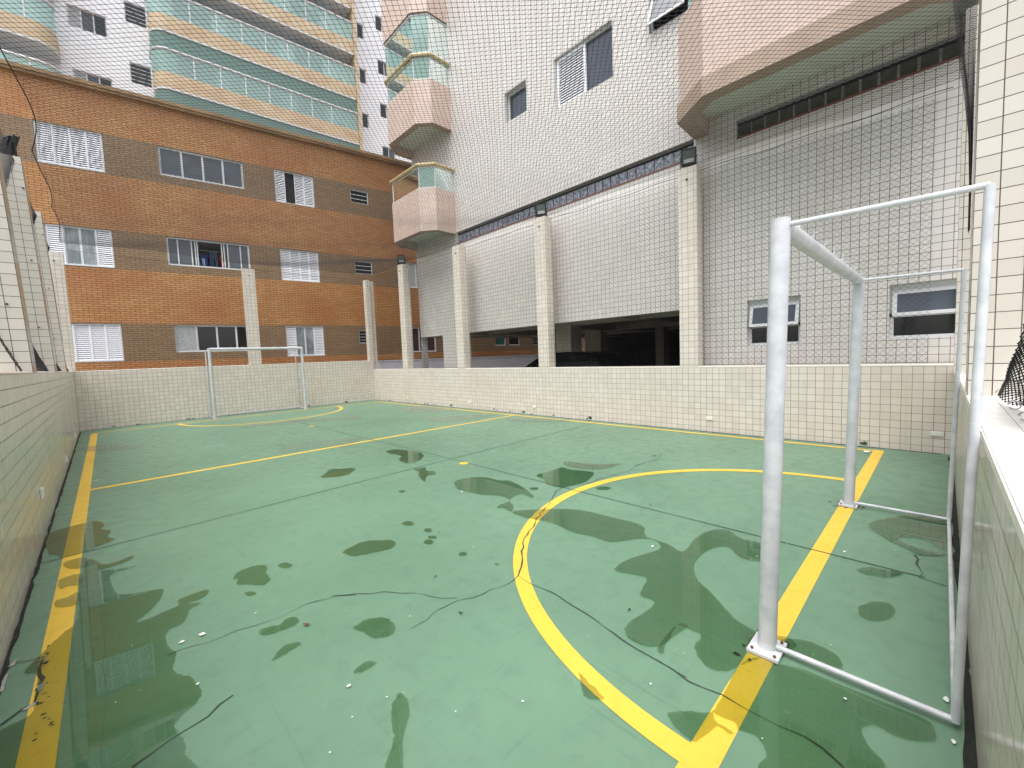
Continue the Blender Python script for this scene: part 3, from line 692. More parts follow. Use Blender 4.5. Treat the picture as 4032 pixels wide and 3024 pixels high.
# ------------------------------------------------------------------ small covers on the walls
for y, z, lab in ((13.35, .19, 'small ivory cover near the floor, farthest along the garage side wall'), (9.95, .20, 'small ivory cover on the garage side wall, second from the far corner'), (7.35, .21, 'small ivory cover below the parked car on the tiled wall'), (3.05, .25, 'small ivory cover left of the near goal post on the tiled wall'), (.10, .27, 'ivory cover in the near right corner beside the goal, widest of all')):
    s = (WL - y) * Lr / (WL - W3y); w = .055 if y > .5 else .065
    t = MB(frR); t.box((s - w, 0.002, z - .032), (s + w, .016, z + .032)); t.box((s - w + .01, .016, z - .024), (s + w - .01, .020, z + .024))
    t.v = [Vector(p) for p in t.v]
    tag(t.build('outlet_cover', 'cover'), lab, 'wall cover', 'ivory covers low on the court walls')
for y, z, lab in ((6.0, .42, 'white cover on the left tiled wall nearest the camera'), (9.6, .2, 'white cover on the left wall, middle one of three'), (13.0, .2, 'white cover on the left wall nearest the far corner')):
    s = y + .6; t = MB(frL); t.box((s - .05, .002, z - .05), (s + .05, .018, z + .05)); t.box((s - .035, .018, z - .035), (s + .035, .022, z + .035))
    tag(t.build('outlet_cover', 'cover'), lab, 'wall cover', 'ivory covers low on the court walls')

# ------------------------------------------------------------------ goals
def goal(loc, wid, hgt, dep, rpost, rback, facing, shear, label):
    """front posts at local y=0, frame runs back towards -y*facing"""
    t = thing('football_goal', loc, label, 'football goal', 'white steel goals')
    fr = Frame((loc[0], loc[1], 0), 0, -1)
    def S(p):
        k = p[2] / hgt - .5
        return (p[0] + shear[0] * k, p[1] * facing + shear[1] * k, p[2])
    def tb(name, path, r, n=18):
        b = MB(fr); b.tube([S(p) for p in path], r, n); o = b.build(name, 'white_paint', t, smooth=True); return o
    h = wid / 2
    for s in (-h, h):
        b = MB(fr); 
        n = 9; b.tube([S((s, 0, .01 + (hgt + rpost * .75 - .01) * k / n)) for k in range(n + 1)] , rpost, 20)
        b.build('post', 'white_paint', t, smooth=True)
        p = MB(fr); x0, y0, _ = S((s, 0, 0)); 
        a = R(45 if facing > 0 else 0)
        for dx, dy, zz0, zz1 in ((.088, .07, .006, .020),):
            c = [(x0 + sx * dx, y0 + sy * dy) for sx, sy in ((-1, -1), (1, -1), (1, 1), (-1, 1))]
            p.prism(c, zz0, zz1)
        for sx in (-1, 1):
            for sy in (-1, 1): p.tube([(x0 + sx * .068, y0 + sy * .05, .020), (x0 + sx * .068, y0 + sy * .05, .029)], .007, 8, 1)
        c = [(x0 + sx * .094 + random.uniform(-.006, .012), y0 + sy * .075 + random.uniform(-.006, .012)) for sx, sy in ((-1, -1), (0, -1), (1, -1), (1, 0), (1, 1), (0, 1), (-1, 1), (-1, 0))]
        p.face([(x, y, .0046) for x, y in c], 1)
        p.build('base_plate', ['white_paint', 'rust'], t)
        tb('back_post', [(s, -dep, .03), (s, -dep, hgt / 2), (s, -dep, hgt - .012)], rback, 14)
        tb('top_bar', [(s, 0, hgt), (s, -dep, hgt - .014)], rback * .78, 14)
        tb('ground_bar', [(s, 0, .035), (s, -dep, .035)], rback * .85, 14)
    tb('crossbar', [(-h, 0, hgt), (0, 0, hgt - .004), (h, 0, hgt)], rpost, 20)
    tb('rear_ground_bar', [(-h, -dep, .035), (h, -dep, .035)], rback * .75, 12)
    for k in range(8):
        x = -h + wid * (k + .7) / 8.4; b = MB(fr)
        b.tube([S((x, -rpost * .7, hgt + rpost * .7)), S((x, -rpost * .9, hgt + rpost * 1.3)), S((x + .03, -rpost * 1.0, hgt + rpost * 1.35))], .005, 6); b.build('net_hook', 'white_paint', t)
    return t
goal((4.305, .645, 0), 2.67, 2.117, .66, .042, .0155, 1, (.04, -.04), 'large white steel goal in the right foreground with no net')
goal((4.10, 15.03, 0), 2.54, 2.07, .68, .043, .016, -1, (0, 0), 'small looking white steel goal in front of the far tiled wall')

# ------------------------------------------------------------------ safety nets
def net(name, f, A, B, pitch, r, label, knots=0.0, seg=.24, border=0.0, noise_amp=0.0, group='black safety nets round the court'):
    segs = []; kn = []
    p = pitch * math.sqrt(2)
    jit = lambda: (rng.random() - .5) * noise_amp
    for sgn in (1, -1):
        c = -B if sgn == 1 else 0.0
        cmax = A if sgn == 1 else A + B
        c = math.ceil(c / p) * p
        while c <= cmax:
            # lines u = c + v (sgn 1) or u = c - v (sgn -1)
            if sgn == 1: v0, v1 = max(0, -c), min(B, A - c)
            else: v0, v1 = max(0, c - A), min(B, c)
            if v1 - v0 > 1e-4:
                n = max(1, int((v1 - v0) * math.sqrt(2) / seg))
                vs = np.linspace(v0, v1, n + 1); us = c + sgn * vs
                pts = [f(u, v) for u, v in zip(us, vs)]
                for a, b in zip(pts[:-1], pts[1:]): segs.append((a, b))
            c += p
    if knots:
        nu = int(A / (p / 2)) + 1; nv = int(B / (p / 2)) + 1
        for i in range(nu + 1):
            for j in range(nv + 1):
                if (i + j) % 2 == 0 and i * p / 2 <= A and j * p / 2 <= B: kn.append(f(i * p / 2, j * p / 2))
    if border:
        for path in ([(u, 0) for u in np.linspace(0, A, 60)], [(u, B) for u in np.linspace(0, A, 60)], [(0, v) for v in np.linspace(0, B, 40)], [(A, v) for v in np.linspace(0, B, 40)]):
            pts = [f(u, v) for u, v in path]
    S = np.array([[a, b] for a, b in segs], float); a, b = S[:, 0], S[:, 1]
    d = b - a; L = np.linalg.norm(d, axis=1, keepdims=True); ok = L[:, 0] > 1e-6; a, b, d, L = a[ok], b[ok], d[ok], L[ok]; d = d / L
    ref = np.where(np.abs(d[:, 2:3]) < .9, np.array([[0, 0, 1.]]), np.array([[1., 0, 0]]))
    x = np.cross(d, ref); x /= np.linalg.norm(x, axis=1, keepdims=True); y = np.cross(d, x)
    ring = [x * math.cos(t) + y * math.sin(t) for t in (0, 2.0944, 4.1888)]
    V = np.concatenate([np.stack([a + q * r for q in ring] + [b + q * r for q in ring], 1).reshape(-1, 3)])
    n = len(a); base = (np.arange(n) * 6)[:, None]
    Fq = np.concatenate([base + np.array([[k, (k + 1) % 3, 3 + (k + 1) % 3, 3 + k]]) for k in range(3)])
    polys = [Fq]; tri = None
    if kn:
        K = np.array(kn, float); kr = knots
        o = np.array([[1, 0, 0], [0, 1, 0], [-1, 0, 0], [0, -1, 0], [0, 0, 1], [0, 0, -1]], float) * kr
        KV = (K[:, None, :] + o[None]).reshape(-1, 3); kb = (np.arange(len(K)) * 6)[:, None] + len(V)
        tri = np.concatenate([kb + np.array([t]) for t in ([0, 1, 4], [1, 2, 4], [2, 3, 4], [3, 0, 4], [1, 0, 5], [2, 1, 5], [3, 2, 5], [0, 3, 5])])
        V = np.concatenate([V, KV])
    me = bpy.data.meshes.new(name)
    nq = len(Fq); ntri = 0 if tri is None else len(tri)
    me.vertices.add(len(V)); me.vertices.foreach_set('co', V.astype(np.float32).ravel())
    loops = Fq.ravel() if tri is None else np.concatenate([Fq.ravel(), tri.ravel()])
    me.loops.add(len(loops)); me.loops.foreach_set('vertex_index', loops.astype(np.int32))
    starts = np.concatenate([np.arange(nq) * 4, nq * 4 + np.arange(ntri) * 3]).astype(np.int32)
    me.polygons.add(nq + ntri); me.polygons.foreach_set('loop_start', starts)
    me.update(calc_edges=True); me.validate()
    me.materials.append(mt['net'])
    o = bpy.data.objects.new(name, me); COL.objects.link(o)
    return tag(o, label, 'safety net', group)
def ceil_f(u, v):
    # u across (x), v along the court (y)
    y = v - .08; x0 = W0x(y) + .0; x1 = W2x(y) + .12
    x = x0 + (x1 - x0) * u / 8.7
    z = 4.90 - .05 * math.sin(math.pi * u / 8.7) + .035 * math.sin(1.3 * u + .7 * v) * math.sin(.5 * v + .8) + .02 * math.sin(2.3 * v + 1.7 * u)
    y += .035 * math.sin(1.9 * u + .4) + .02 * math.sin(3.1 * v); x += .035 * math.sin(1.6 * v + .3 * u)
    # left edge hangs in shallow bows between the pillars
    ph = (y - 6.56) / 3.06; bow = abs(math.sin(math.pi * ph))
    e = max(0.0, 1 - u / 1.2); x += .10 * bow * e * e; z -= .03 * bow * e
    return (x, y, z)
net('safety_net', ceil_f, 8.7, 15.9,   .0575, .0021, 'black netting stretched flat overhead across the whole court', knots=.0055, seg=.30)
def bow(a): return abs(math.sin(math.pi * a))
net('safety_net', lambda u, v: (W2x(15.6 - u) + .20 + .02 * math.sin(3 * v + u), 15.6 - u, 1.21 + v * (3.60 - .05 * math.sin(math.pi * ((u % 3.3) / 3.3))) / 3.6), 15.4, 3.6, .0575, .0015, 'upright netting behind the pillars in front of the cream facade and garage', seg=.5)
net('safety_net', lambda u, v: (.1 + u, WL + .15 + .015 * math.sin(3 * v + u), 1.57 + v), 8.1, 3.12, .0575, .0009, 'upright netting above the far end wall before the orange brick building', seg=.5)
def left_net(u, v):
    y = 6.3 + u; k = ((y - 6.56) % 3.05) / 3.05; b = math.sin(math.pi * k)
    x = W0x(y) - .34 + .27 * (2 * v / 3.1 - 1) ** 2 - .10 * v / 3.1 + .03 * b
    return (x, y, 1.58 + v * (1 - .06 * b))
net('safety_net', left_net, 9.3, 3.1, .048, .0022, 'dark netting hung between the left wall pillars, seen edge on', seg=.3)
# gathered folds of net at the right
Lb = [(.086, 4.943), (.053, 4.633), (.036, 4.425), (-.021, 3.975), (-.06, 3.582), (-.078, 3.098), (-.079, 2.62)]
def lerp_tab(tab, z):
    for (a, za), (b, zb) in zip(tab[:-1], tab[1:]):
        if zb <= z <= za: return a + (b - a) * (za - z) / (za - zb)
    return tab[-1][0] if z < tab[-1][1] else tab[0][0]
def bundle(u, v):
    z = 2.62 + v * (2.32 / 2.32); l = lerp_tab(Lb, z); r = -.092; t = u / .9
    return (7.0 + .05 * math.sin(11 * t + 2 * v) + .02 * math.sin(5 * v), l + (r - l) * t, z + .02 * math.sin(9 * t))
net('safety_net', bundle, .9, 2.32, .03, .0016, 'dark gathered net hanging in a narrow fold beside the near right pillar', seg=.08)
BL = [(4.60, 1.195), (4.277, 1.27), (4.03, 1.318), (3.915, 1.376), (3.81, 1.426), (3.74, 1.475), (3.66, 1.56), (3.55, 1.75), (3.45, 2.1)]
def bunch(u, v):
    t = v / 1.3 * (len(BL) - 1); i = min(len(BL) - 2, int(t)); f = t - i
    x = BL[i][0] + (BL[i + 1][0] - BL[i][0]) * f; z = BL[i][1] + (BL[i + 1][1] - BL[i][1]) * f
    w = u / 1.5; spread = 1.35 - 1.05 * min(1, v / 1.1)
    return (x - spread * w, -.185 - .03 * w + .025 * math.sin(9 * w + 3 * v), max(1.178, z + .012 * math.sin(14 * w)))
net('safety_net', bunch, 1.5, 1.3, .042, .0028, 'dark bunched net tied down on the white ledge at the right edge', knots=.006, seg=.06)
for x in (4.64, 3.95, 3.5):
    hk = MB(); hk.tube([(x, -.19 + .022 * math.cos(t), 1.20 + .022 * math.sin(t)) for t in np.linspace(0, 5.6, 14)], .004, 6)
    tag(hk.build('net_hook', 'steel'), 'small steel eye hook holding the bunched net on the white ledge', 'hook', 'eye hooks on the ledge')
# border ropes
def rope(pts, r, label):
    b = MB(); b.tube(pts, r, 6); tag(b.build('border_rope', 'net', smooth=True), label, 'rope', 'net border ropes')
ys = np.linspace(15.6, .05, 90)
rope([(W2x(y) + .17, y, 4.82 + .015 * math.sin(5 * y) - .015 * bow((y - 3.42) / 3.4)) for y in ys], .005, 'dark border rope running from pillar to pillar before the cream facade')
rope([(x, WL + .13, 4.70 - .03 * bow((x - .1) / 4.05)) for x in np.linspace(.1, 8.2, 60)], .004, 'thin border rope between the pillars before the brick building')
rope([tuple(Vector(ceil_f(0.0, v)) + Vector((.004, 0, 0))) for v in np.linspace(4, 15.6, 120)], .006, 'dark border rope bowing between the left wall pillars')

# ------------------------------------------------------------------ cream apartment building on the right
XB = 8.985
frF = Frame((XB, 0, 0), 90, -1)     # s = world y, d>0 towards the court
frF.out = Vector((-1, 0, 0))
ab = thing('apartment_building', (XB + 4, 5, 0), 'cream tiled apartment building with pink balconies and an open ground floor garage', 'building')
holes = [(1.735, 2.543, 1.56, 2.37, .22), (-.17, .635, 1.58, 2.37, .22),
         (3.465, 10.99, 5.17, 5.54, .13), (-1.3, 2.713, 5.23, 5.56, .13),
         (7.76, 8.56, 7.90, 8.68, .2), (5.19, 6.81, 7.51, 8.68, .16), (3.54, 4.34, 7.90, 8.70, .18),
         (5.19, 6.81, 10.7, 11.87, .16), (7.76, 8.56, 11.1, 11.87, .2), (3.54, 4.34, 11.1, 11.87, .2)]
gar = [(3.70, 10.86, -.02, 2.33, .28), (12.03, 13.419, -.02, 2.33, .28)]
b = MB(frF, vo=.02)
wall_holes(b, -3.2, 13.42, -.02, 17.5, holes + gar, .2)
# the far end wall starts above the open ground floor
b.face([(13.42, 0, 2.33), (13.42, -14, 2.33), (13.42, -14, 17.5), (13.42, 0, 17.5)])
b.face([(-3.2, 0, -.02), (-3.2, -14, -.02), (-3.2, -14, 17.5), (-3.2, 0, 17.5)])
b.face([(-3.2, 0, 17.5), (13.42, 0, 17.5), (13.42, -14, 17.5), (-3.2, -14, 17.5)])
b.face([(-3.2, -14, 2.6), (13.42, -14, 2.6), (13.42, -14, 17.5), (-3.2, -14, 17.5)])
b.build('facade', 'facade', ab)
gcl = MB(frF)
gcl.face([(3.4, -.28, 2.66), (13.42, -.28, 2.66), (13.42, -14, 2.66), (3.4, -14, 2.66)])
gcl.face([(3.4, -.28, 2.33), (13.42, -.28, 2.33), (13.42, -.28, 2.66), (3.4, -.28, 2.66)])
gcl.build('garage_ceiling', 'beige', ab)
for (s0, s1, d0, d1, z0) in ((3.6, 13.42, -2.4, -2.1, 2.40), (3.6, 13.42, -6.2, -5.9, 2.36), (8.9, 9.15, -12, -.3, 2.38), (5.8, 6.05, -12, -.3, 2.42), (12.2, 12.42, -12, -.3, 2.36), (3.6, 13.42, -9.6, -9.3, 2.4)):
    m = MB(frF); m.box((s0, d1, z0), (s1, d0, 2.658)); m.build('beam', 'beige', ab)
gw = MB(frF); gw.box((3.2, -13.6, -.02), (3.69, -.29, 2.655)); gw.box((3.69, -12.0, -.02), (14.0, -11.8, 2.655)); gw.build('garage_wall', 'dark', ab)  # near-black walls: the gloom of the garage is put into the colour
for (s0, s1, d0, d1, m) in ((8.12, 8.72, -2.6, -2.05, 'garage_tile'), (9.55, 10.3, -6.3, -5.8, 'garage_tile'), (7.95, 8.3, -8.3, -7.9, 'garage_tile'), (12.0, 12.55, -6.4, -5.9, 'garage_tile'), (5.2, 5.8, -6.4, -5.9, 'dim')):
    q = MB(frF); q.box((s0, d0, -.02), (s1, d1, 2.655)); q.build('garage_pillar', m, ab)
gf = MB(frF); gf.face([(3.2, -.05, .0), (13.9, -.05, .0), (13.9, -14, .0), (3.2, -14, .0)]); structure(gf.build('garage_floor', 'concrete'))
q = MB(frF); q.box((10.862, -.27, -.02), (12.028, -.1, 2.33)); q.build('garage_pier', 'facade', ab)
# windows of the facade
def awning(s0, s1, z0, z1, d, tilt, split, label=None, bigframe=.045):
    f = MB(frF); frame_bars(f, s0, s1, z0, z1, bigframe, d - .04, d + .02); f.box((s0, d - .04, split - .025), (s1, d + .02, split + .025))
    f.box((s0, d - .04, z1 - .10), (s1, d + .005, z1 - bigframe))
    win = f.build('window', 'white_alu', ab)
    if label: win['label'] = label
    g = MB(frF); g.box((s0 + .04, d - .03, z0 + .04), (s1 - .04, d - .02, split - .03)); g.build('pane', 'glass_dark', win)
    k = MB(frF); k.face([(s0, d - .05, split), (s1, d - .05, split), (s1, d - .05, z1), (s0, d - .05, z1)]); k.build('backing', 'dark', win)
    H = z1 - .09 - split; h = MB(frF); pn = MB(frF); a, e = s0 + .03, s1 - .03
    def T(p):  # hinge at the top
        dz = (split + H) - p[2]; return Vector((p[0], d + .02 + dz * math.sin(tilt) + p[1], split + H - dz * math.cos(tilt)))
    frame_bars(h, a, e, split - .02, split + H, .05, -.015, .015); h.v = [T(p) for p in h.v]; h.build('sash', 'white_alu', win)
    pn.box((a + .05, -.006, split + .03), (e - .05, .004, split + H - .05)); pn.v = [T(p) for p in pn.v]; pn.build('pane', 'glass_blue', win)
awning(1.735, 2.543, 1.56, 2.37, -.12, R(16), 1.90, 'small window with its upper pane tilted open')
awning(-.17, .635, 1.58, 2.37, -.12, R(7), 1.93, 'small window at the near goal with its upper pane slightly open')
awning(3.54, 4.34, 7.90, 8.70, -.10, R(20), 7.95, 'small window with its pane tilted out')
awning(3.54, 4.34, 11.1, 11.87, -.10, R(10), 11.4)
f = MB(frF); frame_bars(f, 7.76, 8.56, 7.90, 8.68, .04, -.19, -.14); w = f.build('window', 'white_alu', ab); w['label'] = 'small square window deep in the cream tiles'
q = MB(frF); q.box((7.8, -.18, 7.94), (8.52, -.17, 8.64)); q.build('pane', 'glass_blue', w)
f = MB(frF); frame_bars(f, 7.76, 8.56, 11.1, 11.87, .04, -.19, -.14); w = f.build('window', 'white_alu', ab); q = MB(frF); q.box((7.8, -.18, 11.14), (8.52, -.17, 11.83)); q.build('pane', 'glass_blue', w)
for z0, z1 in ((7.51, 8.68), (10.7, 11.87)):
    f = MB(frF); frame_bars(f, 5.19, 6.81, z0, z1, .035, -.15, -.09, (6.0,)); w = f.build('window', 'white_alu', ab); w['label'] = 'wide window, half white louvred shutter and half dark glass'
    q = MB(frF); q.box((5.22, -.14, z0 + .03), (5.98, -.13, z1 - .03)); q.build('pane', 'glass_blue', w)
    q = MB(frF); frame_bars(q, 5.94, 6.78, z0 + .03, z1 - .03, .05, -.12, -.07); slats(q, 5.99, 6.73, z0 + .08, z1 - .08, -.095, .06); q.build('shutter', 'slat', w)
    q = MB(frF); q.face([(5.9, -.15, z0), (6.8, -.15, z0), (6.8, -.15, z1), (5.9, -.15, z1)]); q.build('backing', 'dim', w)
# glass block strips
def blocks(s0, s1, z0, z1, pitch, mats, d):
    q = MB(frF); q.box((s0, -.13, z0), (s1, -.12, z1), 0); n = int((s1 - s0) / pitch); p = (s1 - s0) / n
    for k in range(n):
        a = s0 + k * p; q.box((a + .016, -.12, z0 + .06), (a + p - .016, d, z1 - .085), 1)
    q.box((s0, -.12, z1 - .062), (s1, d + .03, z1 - .05), 3)
    q.box((s0, -.10, z0), (s1, .012, z0 + .028), 2)
    o = q.build('glass_block_strip', mats, ab); return o
blocks(3.465, 10.99, 5.17, 5.54, .205, ['sillw', 'block', 'redsill', 'gap'], -.07)
blocks(-1.3, 2.713, 5.23, 5.56, .207, ['sillw', 'strip_glass', 'redsill', 'gap'], -.07)
# wrap-round corner balconies
plan = [(XB, 10.99), (8.27, 10.985), (7.905, 11.39), (7.905, 13.03), (8.41, 13.52), (9.9, 13.52)]
def inset(pl, k):
    out = [];
    cx, cy = 8.75, 12.3
    for x, y in pl: out.append((x + (cx - x) * k if x < XB else x, y + (cy - y) * k))
    return out
def wall_run(b, pl, t, z0, z1, m=0, mu=None):
    """parapet of real thickness along an open plan path"""
    n = len(pl); P = [Vector((p[0], p[1])) for p in pl]; I = []
    for i in range(n):
        d1 = (P[i] - P[max(i - 1, 0)]); d2 = (P[min(i + 1, n - 1)] - P[i])
        d1 = d1.normalized() if d1.length else d2.normalized(); d2 = d2.normalized() if d2.length else d1
        nn = Vector((d1.y + d2.y, -d1.x - d2.x)).normalized(); c = max(.3, nn.dot(Vector((d1.y, -d1.x))))
        I.append(P[i] + nn * (t / c))
    for i in range(n - 1):
        a, c, ai, ci = P[i], P[i + 1], I[i], I[i + 1]
        b.face([(a.x, a.y, z0), (c.x, c.y, z0), (c.x, c.y, z1), (a.x, a.y, z1)], m)
        b.face([(ai.x, ai.y, z0), (ci.x, ci.y, z0), (ci.x, ci.y, z1), (ai.x, ai.y, z1)], m)
        b.face([(a.x, a.y, z1), (c.x, c.y, z1), (ci.x, ci.y, z1), (ai.x, ai.y, z1)], m)
        b.face([(a.x, a.y, z0), (c.x, c.y, z0), (ci.x, ci.y, z0), (ai.x, ai.y, z0)], m if mu is None else mu)
    for k in (0, n - 1): b.face([(P[k].x, P[k].y, z0), (I[k].x, I[k].y, z0), (I[k].x, I[k].y, z1), (P[k].x, P[k].y, z1)], m)
    return [(p.x, p.y) for p in I]
def corner_balcony(z, glazed):
    b = MB(vo=z); ins = wall_run(b, plan, .2, z, z + 1.28, 0, 1); o = b.build('balcony', ['pink', 'pink_shaded'], ab)
    s = MB(); pl = [(x, y) for x, y in ins]; s.face([(x, y, z + .24) for x, y in pl] + [(XB, 13.31, z + .24)]); s.build('soffit', 'soffit', o)
    s = MB(); s.face([(x, y, z + .3) for x, y in pl] + [(XB, 13.31, z + .3)]); s.build('slab', 'beige', o)
    gp = wall_run(MB(), plan, .05, 0, 1); top = z + (3.15 if glazed else 1.93)
    gl = MB(); wall_run(gl, gp, .012, z + 1.28, z + 1.90); gl.build('glass_panel', 'gglass2', o)
    ra = MB(); ra.tube([(x, y, z + 1.98) for x, y in plan], .05, 10); ra.build('handrail', 'yrail', o)
    tr = MB(); tr.tube([(x, y, z + 1.91) for x, y in gp], .014, 6); tr.tube([(x, y, z + 1.31) for x, y in gp], .012, 6)
    for x, y in gp[1:-1]: tr.tube([(x, y, z + 1.28), (x, y, z + 1.91)], .014, 6)
    tr.build('rail_frame', 'white_alu', o)
    if glazed:
        g2 = MB(); wall_run(g2, gp, .012, z + 2.06, z + 3.15); g2.build('glass_panel', 'gglass2', o)
        t2 = MB(); t2.tube([(x, y, z + 2.06) for x, y in gp], .03, 6); t2.tube([(x, y, z + 3.14) for x, y in gp], .03, 6); t2.build('rail_frame', 'white_alu', o)
    return o
for z, gz in ((5.49, False), (8.68, True), (11.87, False)): corner_balcony(z, gz)
# broad pink bay near the goal
bay = [(XB, -.12), (8.27, -.10), (7.92, .27), (7.92, 2.72), (8.27, 3.17), (XB, 3.20)]
b = MB(vo=5.5); ins = wall_run(b, list(reversed(bay)), .22, 5.5, 7.15, 0, 1); o = b.build('balcony', ['pink', 'pink_shaded'], ab); o['label'] = 'broad pink balcony above the dark glass block strip'
s = MB(); s.face([(x, y, 5.79) for x, y in ins]); s.build('soffit', 'soffit', o)
s = MB(); wall_run(s, ins, .03, 5.502, 5.79); s.build('soffit_edge', 'pink_shaded', o)
s = MB(); s.face([(x, y, 5.9) for x, y in bay]); s.build('slab', 'beige', o)
gp = wall_run(MB(), list(reversed(bay)), .06, 0, 1)
gl = MB(); wall_run(gl, gp, .012, 7.15, 7.7); gl.build('glass_panel', 'gglass2', o)
ra = MB(); ra.tube([(x, y, 7.76) for x, y in reversed(bay)], .05, 10); ra.build('handrail', 'yrail', o)

# ------------------------------------------------------------------ orange brick building
frC = Frame((1.1, 18.7, 0), -8)
bc = thing('brick_building', (4.0, 21, 0), 'orange and brown banded brick apartment building behind the far goal', 'building')
ST = 2.98
rows = [0, 1, 2]
holesC = []
for k in rows:
    dz = k * ST
    holesC += [(-1.5, -.02, 1.85 + dz, 3.07 + dz, .13), (1.32, 3.72, 2.10 + dz, 3.05 + dz, .9 if k == 1 else .13), (4.73, 6.12, 1.84 + dz, 3.06 + dz, .13), (7.54, 8.29, 2.33 + dz, 2.90 + dz, .13), (9.48, 11.17, 1.88 + dz, 3.04 + dz, .13)]
holesC += [(14.6, 15.32, 2.1, 2.57, .13), (15.49, 16.27, 2.1, 2.57, .13), (17.19, 18.05, 2.12, 2.57, .13)]
b = MB(frC); wall_holes(b, -9, 27, -.02, 10.28, holesC, .13)
b.face([(-9, 0, -.02), (-9, -9, -.02), (-9, -9, 10.28), (-9, 0, 10.28)]); b.face([(27, 0, -.02), (27, -9, -.02), (27, -9, 10.28), (27, 0, 10.28)])
b.face([(-9, -.3, 10.25), (27, -.3, 10.25), (27, -9, 10.25), (-9, -9, 10.25)])
b.build('brick_wall', 'brick', bc)
q = MB(frC); q.box((-9.1, -.35, 10.28), (27.1, .13, 10.36)); q.box((-9.1, -.35, 10.36), (27.1, .17, 10.47)); q.build('roof_coping', 'coping', bc)
window(bc, frC, -1.5, -.02, 7.83, 9.05, 'ssss', label='wide white louvred shutter, fully closed, top floor')
window(bc, frC, -1.5, -.02, 4.85, 6.05, 'slls', label='shutters slid aside showing lace curtains')
window(bc, frC, -1.5, -.02, 1.86, 3.06, 'ssss', label='closed white shutter just above the end wall')
window(bc, frC, 1.32, 3.72, 8.07, 9.01, 'gkgk', fwid=.05, label='four grey sliding panes, closed')
window(bc, frC, 1.32, 3.72, 2.10, 3.05, 'cbbb', fwid=.05, label='four dark sliding panes behind the far goal')
window(bc, frC, 4.73, 6.12, 7.80, 9.02, 'soss', label='white shutter with one dark gap')
window(bc, frC, 4.73, 6.12, 4.82, 6.04, 'ssss', label='closed grey white shutter')
window(bc, frC, 4.73, 6.12, 1.85, 3.05, 'slls', label='shutters slid aside with lace curtains, right of the far goal')
for k in rows: louver(bc, frC, 7.54, 8.29, 2.33 + k * ST, 2.90 + k * ST, 3 if k else 4)
window(bc, frC, 9.48, 11.17, 1.88, 3.04, 'mm', label='window with dark maroon curtains')
window(bc, frC, 9.48, 11.17, 1.88 + ST, 3.04 + ST, 'cc', label='window with pale curtains')
window(bc, frC, 9.48, 11.17, 1.88 + 2 * ST, 3.04 + 2 * ST, 'bb')
window(bc, frC, 14.6, 15.32, 2.1, 2.57, 't'); window(bc, frC, 15.49, 16.27, 2.1, 2.57, 'b'); louver(bc, frC, 17.19, 18.05, 2.12, 2.57, 3)
# the opened kitchen window with washing behind it
z0, z1 = 2.10 + ST, 3.05 + ST
f = MB(frC); frame_bars(f, 1.32, 3.72, z0, z1, .05, -.12, -.04)
for s in (1.62, 2.0, 2.10, 2.16, 2.87, 2.94, 3.05, 3.44): f.box((s - .018, -.10, z0 + .05), (s + .018, -.06, z1 - .05))
w = f.build('window', 'white_alu', bc); w['label'] = 'sliding window pushed open, washing inside'
for a, e in ((1.37, 2.0), (3.05, 3.67)):
    g = MB(frC); g.box((a, -.09, z0 + .05), (e, -.08, z1 - .05)); g.build('pane', 'glass_grey', w)
for a, e in ((2.02, 2.08), (2.96, 3.03)):
    g = MB(frC); g.box((a, -.11, z0 + .05), (e, -.10, z1 - .05)); g.build('pane', 'glass_dark', w)
g = MB(frC); g.face([(1.32, -.895, z0), (3.72, -.895, z0), (3.72, -.895, z1), (1.32, -.895, z1)]); g.build('room_back', 'dim', w)
def cloth(name, s, zt, wd, hg, m, label, legs=False):
    b = MB(frC); n = 7; L = 6
    def P(i, j, side):
        u = i / (n - 1); v = j / (L - 1)
        return (s + wd * (u - .5) * (1 + .12 * v), -.42 + .03 * math.sin(7 * u + 2) * (.4 + v) + side, zt - hg * v + .015 * math.sin(5 * u))
    for side in (0, .02):
        for i in range(n - 1):
            for j in range(L - 1):
                if legs and j >= 2 and i == (n - 1) // 2: continue
                b.face([P(i, j, side), P(i + 1, j, side), P(i + 1, j + 1, side), P(i, j + 1, side)])
    tag(b.build(name, m), label, 'laundry', 'washing in the open window')
cloth('hanging_jeans', 2.62, z1 - .28, .24, .62, 'denim', 'blue jeans hanging in the open window', True)
cloth('hanging_shirt', 2.32, z1 - .42, .22, .42, 'bluecloth', 'deep blue cloth hanging left of the jeans')
cloth('hanging_shirt', 2.28, z1 - .55, .14, .28, 'whitecloth', 'small white cloth hanging before the blue one')
cloth('hanging_shirt', 2.84, z1 - .40, .10, .44, 'redcloth', 'red cloth at the right of the open window')
b = MB(frC); b.tube([(1.9, -.42, z1 - .26), (3.1, -.42, z1 - .27)], .007, 6); b.tube([(2.2, -.42, z1 - .26), (2.2, -.42, z1)], .005, 5); b.tube([(2.9, -.42, z1 - .26), (2.9, -.42, z1)], .005, 5)
tag(b.build('drying_rack', 'white_alu'), 'thin drying rail above the washing in the open window', 'drying rail')
# white boundary wall at the foot of the brick building, seen through the garage
q = MB(Frame((1.1, 18.35, 0), -8)); q.box((7.7, -.15, -.02), (26, 0, 1.51)); q.box((7.68, -.17, 1.51), (26.02, .02, 1.55))
tag(q.build('boundary_wall', 'plaster'), 'low white boundary wall seen through the open garage', 'wall')

